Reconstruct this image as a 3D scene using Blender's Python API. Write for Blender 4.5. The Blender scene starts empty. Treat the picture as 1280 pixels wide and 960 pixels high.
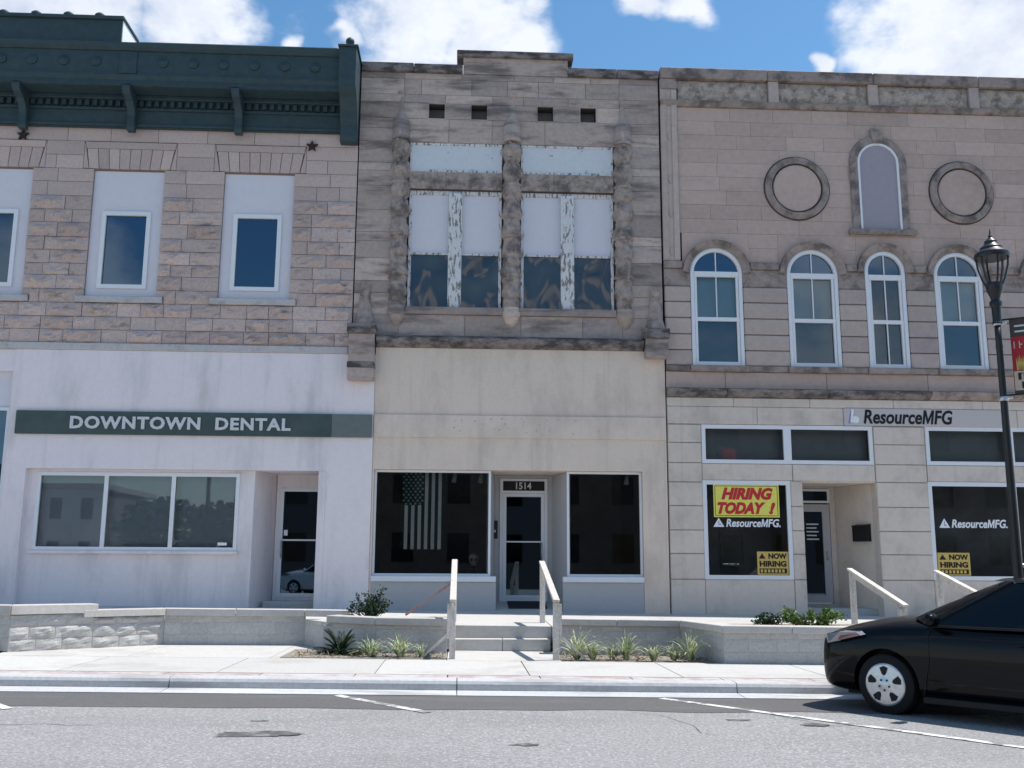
import bpy, bmesh, math, random
from mathutils import Vector, Matrix, noise
random.seed(7)
R = math.radians
sc = bpy.context.scene
COL = sc.collection

# ------------------------------------------------------------------ camera
cam_d = bpy.data.cameras.new('camera'); cam = bpy.data.objects.new('camera', cam_d); COL.objects.link(cam)
cam_d.sensor_width = 36.0; cam_d.lens = 36.0 * 1240 / 1280; cam_d.clip_end = 3000; cam_d.clip_start = 0.1
PITCH, YAW, ROLL = R(10.28), R(2.84), 0.0055
_d = Vector((math.sin(YAW)*math.cos(PITCH), math.cos(YAW)*math.cos(PITCH), math.sin(PITCH)))
_r0 = Vector((math.cos(YAW), -math.sin(YAW), 0)); _u0 = _r0.cross(_d)
_r = _r0*math.cos(ROLL) + _u0*math.sin(ROLL); _u = _u0*math.cos(ROLL) - _r0*math.sin(ROLL)
cam.matrix_world = Matrix(((_r.x, _u.x, -_d.x, -1.05), (_r.y, _u.y, -_d.y, -21.3), (_r.z, _u.z, -_d.z, 1.03), (0, 0, 0, 1)))
sc.camera = cam
cy = sc.cycles; cy.max_bounces = 6; cy.diffuse_bounces = 3; cy.glossy_bounces = 3; cy.transmission_bounces = 4; cy.transparent_max_bounces = 8; cy.caustics_reflective = False; cy.caustics_refractive = False
sc.render.resolution_x, sc.render.resolution_y = 1024, 768

# ------------------------------------------------------------------ world + sun
SUN_EL, SUN_PHI = R(66), R(9)          # high sun, almost along the facades, a little behind them
sdir = Vector((math.cos(SUN_EL)*math.cos(SUN_PHI), math.cos(SUN_EL)*math.sin(SUN_PHI), math.sin(SUN_EL)))
W = bpy.data.worlds.new('World'); sc.world = W; W.use_nodes = True
wt = W.node_tree; wt.nodes.clear()
def N(t, k, **kw):
    n = t.nodes.new(k)
    for a, v in kw.items(): setattr(n, a, v)
    return n
def L(t, a, b): t.links.new(a, b)
SKY_STRENGTH = 0.115
CLOUD = 7.8
sky = N(wt, 'ShaderNodeTexSky', sky_type='NISHITA', sun_disc=False)
sky.sun_elevation = SUN_EL; sky.sun_rotation = math.pi/2 - SUN_PHI
sky.air_density = 1.0; sky.dust_density = 0.4; sky.ozone_density = 1.3
tc = N(wt, 'ShaderNodeTexCoord')
mp = N(wt, 'ShaderNodeMapping'); mp.inputs['Scale'].default_value = (1, 1, 1.5)
L(wt, tc.outputs['Generated'], mp.inputs['Vector'])
n1 = N(wt, 'ShaderNodeTexNoise'); n1.inputs['Scale'].default_value = 8.0; n1.inputs['Detail'].default_value = 5; n1.inputs['Roughness'].default_value = .62
L(wt, mp.outputs[0], n1.inputs['Vector'])
n2 = N(wt, 'ShaderNodeTexNoise'); n2.inputs['Scale'].default_value = 2.2; n2.inputs['Detail'].default_value = 1
L(wt, mp.outputs[0], n2.inputs['Vector'])
def wmath(op, a, b=None, clamp=False):
    m = N(wt, 'ShaderNodeMath', operation=op); m.use_clamp = clamp
    for i, v in enumerate((a, b)):
        if v is None: continue
        if isinstance(v, (int, float)): m.inputs[i].default_value = v
        else: L(wt, v, m.inputs[i])
    return m.outputs[0]
wn = N(wt, 'ShaderNodeTexNoise'); wn.inputs['Scale'].default_value = 13.0; wn.inputs['Detail'].default_value = 3; L(wt, tc.outputs['Generated'], wn.inputs['Vector'])
ws = N(wt, 'ShaderNodeVectorMath', operation='SUBTRACT'); L(wt, wn.outputs['Color'], ws.inputs[0]); ws.inputs[1].default_value = (.5, .5, .5)
wm = N(wt, 'ShaderNodeVectorMath', operation='MULTIPLY_ADD'); L(wt, ws.outputs[0], wm.inputs[0]); wm.inputs[1].default_value = (.085, .085, .085); L(wt, tc.outputs['Generated'], wm.inputs[2])
# cumulus heaps over the roofs, and loose fair-weather cloud all round
cl = wmath('MAXIMUM', wmath('MULTIPLY', wmath('SUBTRACT', n2.outputs['Fac'], .60), 3.0), -.6)
HEAPS = [(-.33, .80, .50, .09), (-.25, .83, .492, .055), (-.40, .78, .48, .09), (-.05, .865, .50, .065), (.03, .86, .485, .055), (-.01, .84, .54, .08), (-.115, .865, .478, .022),
         (.16, .845, .515, .026), (.195, .838, .515, .03), (.40, .785, .48, .065), (.45, .77, .45, .075), (.50, .75, .47, .10), (.44, .74, .52, .08), (.335, .829, .447, .016), (-.17, .865, .465, .016),
         (-.385, -.893, .235, .085), (-.56, -.80, .27, .12), (.03, -.95, .31, .045), (.09, -.95, .26, .03), (.75, -.60, .32, .12)]
for (x, y, z, r) in HEAPS:
    v = N(wt, 'ShaderNodeVectorMath', operation='DISTANCE'); L(wt, wm.outputs[0], v.inputs[0]); v.inputs[1].default_value = Vector((x, y, z)).normalized()
    b = N(wt, 'ShaderNodeMath', operation='MULTIPLY_ADD'); L(wt, v.outputs['Value'], b.inputs[0]); b.inputs[1].default_value = -.9/r; b.inputs[2].default_value = .9
    cl = wmath('MAXIMUM', cl, b.outputs[0])
cl = wmath('ADD', cl, wmath('MULTIPLY', wmath('SUBTRACT', n1.outputs['Fac'], .5), 1.9))
mr = N(wt, 'ShaderNodeMapRange', interpolation_type='SMOOTHSTEP'); mr.inputs['From Min'].default_value = -.16; mr.inputs['From Max'].default_value = .42
L(wt, cl, mr.inputs['Value'])
sat = N(wt, 'ShaderNodeHueSaturation'); sat.inputs['Saturation'].default_value = 1.22; sat.inputs['Value'].default_value = 1.32; sat.inputs['Hue'].default_value = .492
L(wt, sky.outputs[0], sat.inputs['Color'])
cc = N(wt, 'ShaderNodeValToRGB'); cc.color_ramp.elements[0].position = .32; cc.color_ramp.elements[0].color = (CLOUD*.62, CLOUD*.70, CLOUD*.86, 1)
cc.color_ramp.elements[1].position = .56; cc.color_ramp.elements[1].color = (CLOUD*.93, CLOUD*.98, CLOUD*1.08, 1)
L(wt, n1.outputs['Fac'], cc.inputs['Fac'])
mx = N(wt, 'ShaderNodeMixRGB'); L(wt, mr.outputs[0], mx.inputs['Fac']); L(wt, sat.outputs[0], mx.inputs['Color1']); L(wt, cc.outputs[0], mx.inputs['Color2'])
W.cycles.sampling_method = 'MANUAL'; W.cycles.sample_map_resolution = 512
bg = N(wt, 'ShaderNodeBackground'); bg.inputs['Strength'].default_value = SKY_STRENGTH
L(wt, mx.outputs[0], bg.inputs['Color'])
L(wt, bg.outputs[0], N(wt, 'ShaderNodeOutputWorld').inputs['Surface'])

sl = bpy.data.lights.new('sun', 'SUN'); sl.energy = 5.0; sl.angle = R(.53); sl.color = (1, .955, .89)
so = bpy.data.objects.new('sun', sl); COL.objects.link(so); so.rotation_euler = sdir.to_track_quat('Z', 'Y').to_euler(); so.location = (20, 10, 40)

vs = sc.view_settings; vs.view_transform = 'Standard'; vs.look = 'None'; vs.exposure = 0.15; vs.gamma = 1.0; vs.use_curve_mapping = False

# ------------------------------------------------------------------ helpers
def zg(x): return -.01*max(-45, min(45, x))          # the street falls gently to the right
def put(o, parent=None):
    COL.objects.link(o)
    if parent is not None:
        o.parent = parent
        p = parent; t = Vector((0, 0, 0))
        if p.type == 'EMPTY' and not p.get('_local'): t = Vector(p.location)
        o.matrix_parent_inverse = Matrix.Translation(-t)
    return o
def tag(o, label=None, cat=None, group=None, kind=None):
    for k, v in (('label', label), ('category', cat), ('group', group), ('kind', kind)):
        if v: o[k] = v
    return o
def thing(name, loc, label, cat, group=None, local=False, rz=0):
    o = bpy.data.objects.new(name, None); o.empty_display_size = .2
    COL.objects.link(o); o.location = loc; o.rotation_euler = (0, 0, rz)
    if local: o['_local'] = 1
    return tag(o, label, cat, group)

class MB:
    """collects shapes into one mesh"""
    def __init__(s): s.bm = bmesh.new()
    def box(s, x0, x1, y0, y1, z0, z1, bev=0):
        v = [s.bm.verts.new((x, y, z)) for x in (x0, x1) for y in (y0, y1) for z in (z0, z1)]
        fs = []
        for f in ((0, 1, 3, 2), (4, 6, 7, 5), (0, 4, 5, 1), (2, 3, 7, 6), (0, 2, 6, 4), (1, 5, 7, 3)):
            fs.append(s.bm.faces.new([v[i] for i in f]))
        if bev:
            es = list({e for f in fs for e in f.edges})
            bmesh.ops.bevel(s.bm, geom=es, offset=bev, segments=1, affect='EDGES')
        return s
    def poly(s, pts):
        s.bm.faces.new([s.bm.verts.new(p) for p in pts]); return s
    def prism(s, pts, vec, bev=0):
        """closed outline pts (3D) swept by vec"""
        vec = Vector(vec)
        a = [s.bm.verts.new(p) for p in pts]; b = [s.bm.verts.new(Vector(p)+vec) for p in pts]; n = len(pts)
        fs = [s.bm.faces.new(a), s.bm.faces.new(list(reversed(b)))]
        for i in range(n): fs.append(s.bm.faces.new((a[(i+1) % n], a[i], b[i], b[(i+1) % n])))
        if bev:
            es = list({e for f in fs for e in f.edges})
            bmesh.ops.bevel(s.bm, geom=es, offset=bev, segments=1, affect='EDGES')
        return s
    def beam(s, p, q, w, h, up=(0, 0, 1), bev=0):
        p, q = Vector(p), Vector(q); d = (q-p).normalized(); up = Vector(up)
        if abs(d.dot(up)) > .98: up = Vector((0, 1, 0))
        sd = d.cross(up).normalized(); u = sd.cross(d)
        pts = [p+sd*a*w/2+u*b*h/2 for a, b in ((-1, -1), (1, -1), (1, 1), (-1, 1))]
        return s.prism(pts, q-p, bev)
    def tube(s, p, q, r0, r1=None, n=10, cap=True):
        r1 = r0 if r1 is None else r1
        p, q = Vector(p), Vector(q); d = (q-p).normalized()
        a = d.orthogonal().normalized(); b = d.cross(a)
        A = [s.bm.verts.new(p+(a*math.cos(t)+b*math.sin(t))*r0) for t in [2*math.pi*i/n for i in range(n)]]
        B = [s.bm.verts.new(q+(a*math.cos(t)+b*math.sin(t))*r1) for t in [2*math.pi*i/n for i in range(n)]]
        for i in range(n): s.bm.faces.new((A[i], A[(i+1) % n], B[(i+1) % n], B[i]))
        if cap: s.bm.faces.new(list(reversed(A))); s.bm.faces.new(B)
        return s
    def lathe(s, prof, c=(0, 0, 0), n=16, axis='Z', fn=None):
        """prof [(r, h)], axis Z: h is z; axis Y: h is -y"""
        rings = []
        for (r, h) in prof:
            ring = []
            for i in range(n):
                t = 2*math.pi*i/n
                rr = r if fn is None else fn(r, h, t)
                if axis == 'Z': p = (c[0]+rr*math.cos(t), c[1]+rr*math.sin(t), c[2]+h)
                else: p = (c[0]+rr*math.cos(t), c[1]-h, c[2]+rr*math.sin(t))
                ring.append(s.bm.verts.new(p))
            rings.append(ring)
        for a, b in zip(rings, rings[1:]):
            for i in range(n): s.bm.faces.new((a[i], a[(i+1) % n], b[(i+1) % n], b[i]))
        s.bm.faces.new(list(reversed(rings[0]))); s.bm.faces.new(rings[-1])
        return s
    def grid(s, f, nu, nv, close_u=False):
        g = [[s.bm.verts.new(f(i/nu, j/nv)) for j in range(nv+1)] for i in range(nu+1)]
        for i in range(nu):
            for j in range(nv): s.bm.faces.new((g[i][j], g[i+1][j], g[i+1][j+1], g[i][j+1]))
        return s
    def build(s, name, mat, parent=None, smooth=False, kind=None, fix=True):
        if fix: bmesh.ops.recalc_face_normals(s.bm, faces=s.bm.faces)
        me = bpy.data.meshes.new(name); s.bm.to_mesh(me); s.bm.free()
        for m in (mat if isinstance(mat, (list, tuple)) else [mat]): me.materials.append(m)
        if smooth:
            for p in me.polygons: p.use_smooth = True
        o = bpy.data.objects.new(name, me); put(o, parent)
        if kind: o['kind'] = kind
        return o
def box(name, x0, x1, y0, y1, z0, z1, mat, parent=None, bev=0):
    return MB().box(min(x0, x1), max(x0, x1), min(y0, y1), max(y0, y1), min(z0, z1), max(z0, z1), bev).build(name, mat, parent)
def sharp(o, ang=35):
    for p in o.data.polygons: p.use_smooth = True
    o.data.set_sharp_from_angle(angle=R(ang)); return o

def wall_open(m, x0, x1, z0, z1, y0, y1, holes):
    """solid wall with rectangular holes (x0,x1,z0,z1)"""
    xs = sorted({x0, x1, *[min(max(h[i], x0), x1) for h in holes for i in (0, 1)]}); zs = sorted({z0, z1, *[min(max(h[i], z0), z1) for h in holes for i in (2, 3)]})
    def solid(i, j):
        if i < 0 or j < 0 or i >= len(xs)-1 or j >= len(zs)-1: return False
        cx, cz = (xs[i]+xs[i+1])/2, (zs[j]+zs[j+1])/2
        return not any(h[0] < cx < h[1] and h[2] < cz < h[3] for h in holes)
    V = {}
    def v(x, y, z):
        k = (round(x, 5), round(y, 5), round(z, 5))
        if k not in V: V[k] = m.bm.verts.new(k)
        return V[k]
    def q(*p):
        try: m.bm.faces.new([v(*a) for a in p])
        except ValueError: pass
    for i in range(len(xs)-1):
        for j in range(len(zs)-1):
            if not solid(i, j): continue
            a, b, c, d = xs[i], xs[i+1], zs[j], zs[j+1]
            q((a, y0, c), (b, y0, c), (b, y0, d), (a, y0, d)); q((a, y1, c), (a, y1, d), (b, y1, d), (b, y1, c))
            if not solid(i-1, j): q((a, y0, c), (a, y0, d), (a, y1, d), (a, y1, c))
            if not solid(i+1, j): q((b, y0, c), (b, y1, c), (b, y1, d), (b, y0, d))
            if not solid(i, j-1): q((a, y0, c), (a, y1, c), (b, y1, c), (b, y0, c))
            if not solid(i, j+1): q((a, y0, d), (b, y0, d), (b, y1, d), (a, y1, d))
    return m
def wallo(name, x0, x1, z0, z1, y0, y1, holes, mat, parent): return wall_open(MB(), x0, x1, z0, z1, y0, y1, holes).build(name, mat, parent)

def rock(u0, u1, z0, z1, amp, depth, mat, parent, org=(0, 0), du=(1, 0), proud=0., name='stone_block', dz=0.):
    """one rock-faced block: the face bulges and breaks unevenly inside a drafted edge. du: direction along the wall; the face looks to its right-hand side"""
    du = Vector(du).normalized(); nn = Vector((du.y, -du.x))
    nx = max(3, min(9, int((u1-u0)/.08))); nz = 4 if amp < .02 else 5
    bm = bmesh.new(); sd = Vector((random.random()*50, random.random()*50, random.random()*50))
    def P(u, n, z): return (org[0]+du.x*u+nn.x*n, org[1]+du.y*u+nn.y*n, z+dz)
    g = []
    for i in range(nx+1):
        row = []
        for j in range(nz+1):
            a, b = i/nx, j/nz
            e = min(1, 4.5*min(a, 1-a))*min(1, 3.2*min(b, 1-b))
            u = u0+(u1-u0)*a; z = z0+(z1-z0)*b
            h = proud + e*amp*(.6+1.2*noise.noise(Vector((u*5, z*7, 0))+sd)+.8*noise.noise(Vector((u*13, z*17, 3))+sd)+.35*(b-.4))
            row.append(bm.verts.new(P(u, h, z)))
        g.append(row)
    for i in range(nx):
        for j in range(nz): bm.faces.new((g[i][j], g[i+1][j], g[i+1][j+1], g[i][j+1]))
    rim = [g[i][0] for i in range(nx+1)]+[g[nx][j] for j in range(1, nz+1)]+[g[i][nz] for i in range(nx-1, -1, -1)]+[g[0][j] for j in range(nz-1, 0, -1)]
    bk = [bm.verts.new((v.co.x-nn.x*depth, v.co.y-nn.y*depth, v.co.z)) for v in rim]
    for i in range(len(rim)):
        k = (i+1) % len(rim); bm.faces.new((rim[k], rim[i], bk[i], bk[k]))
    bmesh.ops.recalc_face_normals(bm, faces=bm.faces)
    me = bpy.data.meshes.new(name); bm.to_mesh(me); bm.free(); me.materials.append(mat)
    return put(bpy.data.objects.new(name, me), parent)

def courses(zs, x0, x1, holes, wmin, wmax, fn, gap=.008):
    """lay courses; fn(x0,x1,z0,z1,row) is called for each block"""
    for r, (za, zb) in enumerate(zip(zs, zs[1:])):
        segs = [(x0, x1)]
        for h in holes:
            if h[2] < zb-.02 and h[3] > za+.02:
                out = []
                for a, b in segs:
                    if h[1] <= a or h[0] >= b: out.append((a, b)); continue
                    if h[0] > a: out.append((a, h[0]))
                    if h[1] < b: out.append((h[1], b))
                segs = out
        for a, b in segs:
            if b-a < .05: continue
            cur = a; cuts = [a]
            first = True
            while b-cur > wmax:
                w = random.uniform(wmin, wmax)*(random.uniform(.5, .9) if first and r % 2 else 1); first = False
                if b-(cur+w) < wmin*.6: break
                cur += w; cuts.append(cur)
            cuts.append(b)
            for c, d in zip(cuts, cuts[1:]): fn(c+gap/2, d-gap/2, za+gap/2, zb-gap/2, r)

def m_mesh(bold, shear, depth):
    # capital M drawn by hand (the stock glyph fills wrongly when emboldened)
    H = .682+2*bold; Wd = .636+2*bold; t_ = .085+2*bold; y0 = -bold
    pts = [(0, 0), (0, H), (t_*1.15, H), (Wd/2, H*.36), (Wd-t_*1.15, H), (Wd, H), (Wd, 0), (Wd-t_, 0), (Wd-t_, H*.62), (Wd/2+t_*.3, H*.03), (Wd/2-t_*.3, H*.03), (t_, H*.62), (t_, 0)]
    m = MB().prism([(x+shear*y, y+y0, depth) for x, y in pts], (0, 0, -2*depth))
    bmesh.ops.recalc_face_normals(m.bm, faces=m.bm.faces)
    me = bpy.data.meshes.new('letter'); m.bm.to_mesh(me); m.bm.free()
    return me
def text_mesh(s, bold=.02, shear=0., depth=.02):
    if s == 'M' and bold > 0: return m_mesh(bold, shear, depth)
    cu = bpy.data.curves.new('t', 'FONT'); cu.body = s; cu.offset = bold; cu.shear = shear; cu.extrude = depth; cu.resolution_u = 3
    ob = bpy.data.objects.new('t', cu); COL.objects.link(ob)
    dg = bpy.context.evaluated_depsgraph_get()
    me = bpy.data.meshes.new_from_object(ob.evaluated_get(dg))
    bpy.data.objects.remove(ob); bpy.data.curves.remove(cu)
    return me
def _bb(me):
    xs = [v.co.x for v in me.vertices]; ys = [v.co.y for v in me.vertices]
    return min(xs), max(xs), min(ys), max(ys)
def text(name, s, x0, x1, z0, z1, y, mat, parent=None, bold=.02, shear=0., depth=.004):
    """flat lettering fitted into the box x0..x1, z0..z1 on the plane y, facing the street"""
    me = text_mesh(s, bold, shear, .5)
    a, b, c, d = _bb(me)
    for v in me.vertices:
        v.co = (x0+(v.co.x-a)/(b-a)*(x1-x0), y-(v.co.z+.5)*depth, z0+(v.co.y-c)/(d-c)*(z1-z0))
    me.materials.clear(); me.materials.append(mat); me.name = name
    bm = bmesh.new(); bm.from_mesh(me); bmesh.ops.recalc_face_normals(bm, faces=bm.faces); bm.to_mesh(me); bm.free()
    return put(bpy.data.objects.new(name, me), parent)
def letters(s, x0, x1, z0, z1, y, mat, parent, bold=.03, shear=0., depth=.03, track=0.):
    """raised letters, one object each"""
    full = text_mesh(s, bold, shear, .5); A, B_, C_, D_ = _bb(full); bpy.data.meshes.remove(full)
    n = len(s); ext = (B_-A)+track*(n-1)
    for i, ch in enumerate(s):
        if ch == ' ': continue
        pre = text_mesh(s[:i+1], bold, shear, .5); pb = _bb(pre)[1]; bpy.data.meshes.remove(pre)
        me = text_mesh(ch, bold, shear, .5); a, b, c, d = _bb(me)
        for v in me.vertices:
            u = v.co.x-b+pb+track*i
            v.co = (x0+(u-A)/ext*(x1-x0), y-(v.co.z+.5)*depth, z0+(v.co.y-C_)/(D_-C_)*(z1-z0))
        me.materials.clear(); me.materials.append(mat); me.name = 'letter'
        bm = bmesh.new(); bm.from_mesh(me); bmesh.ops.recalc_face_normals(bm, faces=bm.faces); bm.to_mesh(me); bm.free()
        put(bpy.data.objects.new('letter', me), parent)

# ------------------------------------------------------------------ materials
def newmat(name):
    m = bpy.data.materials.new(name); m.use_nodes = True
    t = m.node_tree; t.nodes.clear()
    o = N(t, 'ShaderNodeOutputMaterial'); p = N(t, 'ShaderNodeBsdfPrincipled'); L(t, p.outputs[0], o.inputs['Surface'])
    return m, t, p
def surf(name, col, rough=.85, var=.0, grain=.12, gscale=25., stain=None, sscale=1.2, slo=.5, shi=.75, samt=.7, sstretch=(1, 1, 1), bump=.25, bdist=.01, tint=None, metal=0., spec=.35, coat=0., fine=None, drip=None):
    """procedural surface: grain, per-piece brightness, and weathering stains with shapes of their own"""
    m, t, p = newmat(name)
    c = N(t, 'ShaderNodeTexCoord')
    g = N(t, 'ShaderNodeTexNoise'); g.inputs['Scale'].default_value = gscale; g.inputs['Detail'].default_value = 5; g.inputs['Roughness'].default_value = .62
    L(t, c.outputs['Object'], g.inputs['Vector'])
    oi = N(t, 'ShaderNodeObjectInfo')
    r = N(t, 'ShaderNodeMapRange'); r.inputs['To Min'].default_value = 1-var; r.inputs['To Max'].default_value = 1+var; L(t, oi.outputs['Random'], r.inputs['Value'])
    gr = N(t, 'ShaderNodeMapRange'); gr.inputs['From Min'].default_value = .25; gr.inputs['From Max'].default_value = .75; gr.inputs['To Min'].default_value = 1-grain; gr.inputs['To Max'].default_value = 1+grain; L(t, g.outputs['Fac'], gr.inputs['Value'])
    mu = N(t, 'ShaderNodeMath', operation='MULTIPLY'); L(t, r.outputs[0], mu.inputs[0]); L(t, gr.outputs[0], mu.inputs[1])
    base = None
    rgb = N(t, 'ShaderNodeRGB'); rgb.outputs[0].default_value = (*col, 1); base = rgb.outputs[0]
    if tint:
        h = N(t, 'ShaderNodeMath', operation='FRACT'); k = N(t, 'ShaderNodeMath', operation='MULTIPLY'); k.inputs[1].default_value = 7.31
        L(t, oi.outputs['Random'], k.inputs[0]); L(t, k.outputs[0], h.inputs[0])
        lf = N(t, 'ShaderNodeTexNoise'); lf.inputs['Scale'].default_value = .9; lf.inputs['Detail'].default_value = 4; L(t, c.outputs['Object'], lf.inputs['Vector'])
        a = N(t, 'ShaderNodeMath', operation='MULTIPLY'); L(t, h.outputs[0], a.inputs[0]); L(t, lf.outputs['Fac'], a.inputs[1])
        mm = N(t, 'ShaderNodeMixRGB'); mm.inputs['Color2'].default_value = (*tint, 1); L(t, a.outputs[0], mm.inputs['Fac']); L(t, base, mm.inputs['Color1']); base = mm.outputs[0]
    ml = N(t, 'ShaderNodeMixRGB', blend_type='MULTIPLY'); ml.inputs['Fac'].default_value = 1; L(t, base, ml.inputs['Color1']); L(t, mu.outputs[0], ml.inputs['Color2']); out = ml.outputs[0]
    if stain:
        mpn = N(t, 'ShaderNodeMapping'); mpn.inputs['Scale'].default_value = sstretch; L(t, c.outputs['Object'], mpn.inputs['Vector'])
        s = N(t, 'ShaderNodeTexNoise'); s.inputs['Scale'].default_value = sscale; s.inputs['Detail'].default_value = 5; s.inputs['Roughness'].default_value = .65; L(t, mpn.outputs[0], s.inputs['Vector'])
        q = N(t, 'ShaderNodeMapRange', interpolation_type='SMOOTHSTEP'); q.inputs['From Min'].default_value = slo; q.inputs['From Max'].default_value = shi; q.inputs['To Max'].default_value = samt; L(t, s.outputs['Fac'], q.inputs['Value'])
        ms = N(t, 'ShaderNodeMixRGB'); ms.inputs['Color2'].default_value = (*stain, 1); L(t, q.outputs[0], ms.inputs['Fac']); L(t, out, ms.inputs['Color1']); out = ms.outputs[0]
    if fine:
        s = N(t, 'ShaderNodeTexNoise'); s.inputs['Scale'].default_value = fine[1]; s.inputs['Detail'].default_value = 2; L(t, c.outputs['Object'], s.inputs['Vector'])
        q = N(t, 'ShaderNodeMapRange'); q.inputs['From Min'].default_value = fine[2]; q.inputs['From Max'].default_value = fine[2]+.08; q.inputs['To Max'].default_value = fine[3]; L(t, s.outputs['Fac'], q.inputs['Value'])
        ms = N(t, 'ShaderNodeMixRGB'); ms.inputs['Color2'].default_value = (*fine[0], 1); L(t, q.outputs[0], ms.inputs['Fac']); L(t, out, ms.inputs['Color1']); out = ms.outputs[0]
    if drip:
        mpd = N(t, 'ShaderNodeMapping'); mpd.inputs['Scale'].default_value = (1, 1, .045); L(t, c.outputs['Object'], mpd.inputs['Vector'])
        s = N(t, 'ShaderNodeTexNoise'); s.inputs['Scale'].default_value = drip[1]; s.inputs['Detail'].default_value = 4; s.inputs['Roughness'].default_value = .7; L(t, mpd.outputs[0], s.inputs['Vector'])
        q = N(t, 'ShaderNodeMapRange', interpolation_type='SMOOTHSTEP'); q.inputs['From Min'].default_value = .52; q.inputs['From Max'].default_value = .72; q.inputs['To Max'].default_value = drip[2]; L(t, s.outputs['Fac'], q.inputs['Value'])
        ms = N(t, 'ShaderNodeMixRGB'); ms.inputs['Color2'].default_value = (*drip[0], 1); L(t, q.outputs[0], ms.inputs['Fac']); L(t, out, ms.inputs['Color1']); out = ms.outputs[0]
    L(t, out, p.inputs['Base Color'])
    p.inputs['Roughness'].default_value = rough; p.inputs['Metallic'].default_value = metal; p.inputs['Specular IOR Level'].default_value = spec
    if coat: p.inputs['Coat Weight'].default_value = coat; p.inputs['Coat Roughness'].default_value = .03
    if bump:
        b = N(t, 'ShaderNodeBump'); b.inputs['Strength'].default_value = bump; b.inputs['Distance'].default_value = bdist; L(t, g.outputs['Fac'], b.inputs['Height']); L(t, b.outputs[0], p.inputs['Normal'])
    return m
def glass(name, tint=(.75, .8, .8), ior=1.7, gl=(.95, .97, 1)):
    m = bpy.data.materials.new(name); m.use_nodes = True; t = m.node_tree; t.nodes.clear()
    o = N(t, 'ShaderNodeOutputMaterial'); x = N(t, 'ShaderNodeMixShader'); f = N(t, 'ShaderNodeFresnel'); f.inputs['IOR'].default_value = ior
    a = N(t, 'ShaderNodeBsdfTransparent'); a.inputs['Color'].default_value = (*tint, 1); g = N(t, 'ShaderNodeBsdfGlossy'); g.inputs['Roughness'].default_value = .015; g.inputs['Color'].default_value = (*gl, 1)
    L(t, f.outputs[0], x.inputs['Fac']); L(t, a.outputs[0], x.inputs[1]); L(t, g.outputs[0], x.inputs[2]); L(t, x.outputs[0], o.inputs['Surface'])
    return m
M = {}
M['lb_stone'] = surf('tan rock-faced limestone', (.58, .465, .425), .9, var=.11, grain=.16, gscale=18, tint=(.46, .35, .31), stain=(.14, .112, .10), sscale=3.1, slo=.55, shi=.70, samt=.55, sstretch=(.75, .75, 1.9), bump=.8, bdist=.035)
M['lb_ash'] = surf('tan dressed limestone', (.56, .44, .395), .9, var=.07, grain=.12, gscale=16, tint=(.42, .33, .31), stain=(.16, .14, .13), sscale=1.6, slo=.62, shi=.8, samt=.5, bump=.3)
M['mortar'] = surf('sandy mortar', (.22, .18, .165), .95, gscale=30)
M['joint'] = surf('open sooty joint', (.085, .072, .068), .95, gscale=30)
M['mb_stone'] = surf('grey weathered limestone', (.50, .40, .345), .92, var=.20, grain=.15, gscale=10, tint=(.26, .215, .21), stain=(.115, .10, .096), sscale=1.7, slo=.46, shi=.68, samt=.8, sstretch=(.35, .35, 1.9), bump=.35, bdist=.015)
M['mb_carved'] = surf('carved sooty limestone', (.40, .325, .285), .92, grain=.3, gscale=9, stain=(.08, .07, .068), sscale=3.0, slo=.42, shi=.68, samt=.8, bump=.7, bdist=.04)
M['mb_ledge'] = surf('black crusted ledge stone', (.25, .215, .205), .95, grain=.25, gscale=12, stain=(.055, .05, .05), sscale=2.4, slo=.4, shi=.62, samt=.9, sstretch=(1, 1, 2.5), bump=.5, bdist=.03)
M['rb_stone'] = surf('smooth grey pink limestone', (.54, .405, .345), .9, var=.055, grain=.1, gscale=8, tint=(.42, .31, .26), stain=(.25, .215, .19), sscale=.9, slo=.5, shi=.8, samt=.5, sstretch=(.6, .6, 1.3), bump=.2)
M['rb_trim'] = surf('sooty limestone trim', (.34, .275, .245), .92, var=.08, grain=.2, gscale=9, stain=(.085, .073, .068), sscale=2.6, slo=.42, shi=.68, samt=.8, bump=.4, bdist=.02)
M['rb_carved'] = surf('eroded carved frieze', (.46, .38, .325), .92, var=.06, grain=.3, gscale=7, stain=(.16, .135, .12), sscale=4.5, slo=.47, shi=.64, samt=.7, bump=.9, bdist=.05)
M['rb_rust'] = surf('rusticated limestone', (.50, .405, .355), .9, var=.06, grain=.1, gscale=9, tint=(.36, .29, .29), stain=(.2, .175, .175), sscale=1.3, slo=.55, shi=.8, samt=.5, bump=.2)
M['rb_shop'] = surf('painted shopfront stone', (.67, .58, .505), .85, var=.03, grain=.06, gscale=8, stain=(.44, .385, .335), sscale=1.3, slo=.46, shi=.74, samt=.7, bump=.12, drip=((.36, .31, .27), 5.0, .28))
M['white'] = surf('white painted stucco', (.82, .745, .75), .8, grain=.04, gscale=14, stain=(.56, .53, .53), sscale=1.3, slo=.47, shi=.75, samt=.75, sstretch=(1, 1, .3), bump=.1, drip=((.50, .48, .48), 5.0, .26))
M['panel'] = surf('white infill board', (.70, .67, .71), .6, grain=.03, gscale=8, bump=.05)
M['sill'] = surf('grey stone sill', (.52, .49, .48), .88, grain=.12, gscale=14, stain=(.3, .28, .27), sscale=3, slo=.5, shi=.7, samt=.6)
M['frame'] = surf('white window frame', (.76, .77, .79), .45, grain=.03, gscale=10, bump=.03)
M['peel'] = surf('peeling white paint', (.66, .66, .66), .8, grain=.1, gscale=20, stain=(.22, .185, .16), sscale=12, slo=.53, shi=.565, samt=.95, sstretch=(1.6, 1, .42), bump=.3)
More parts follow.
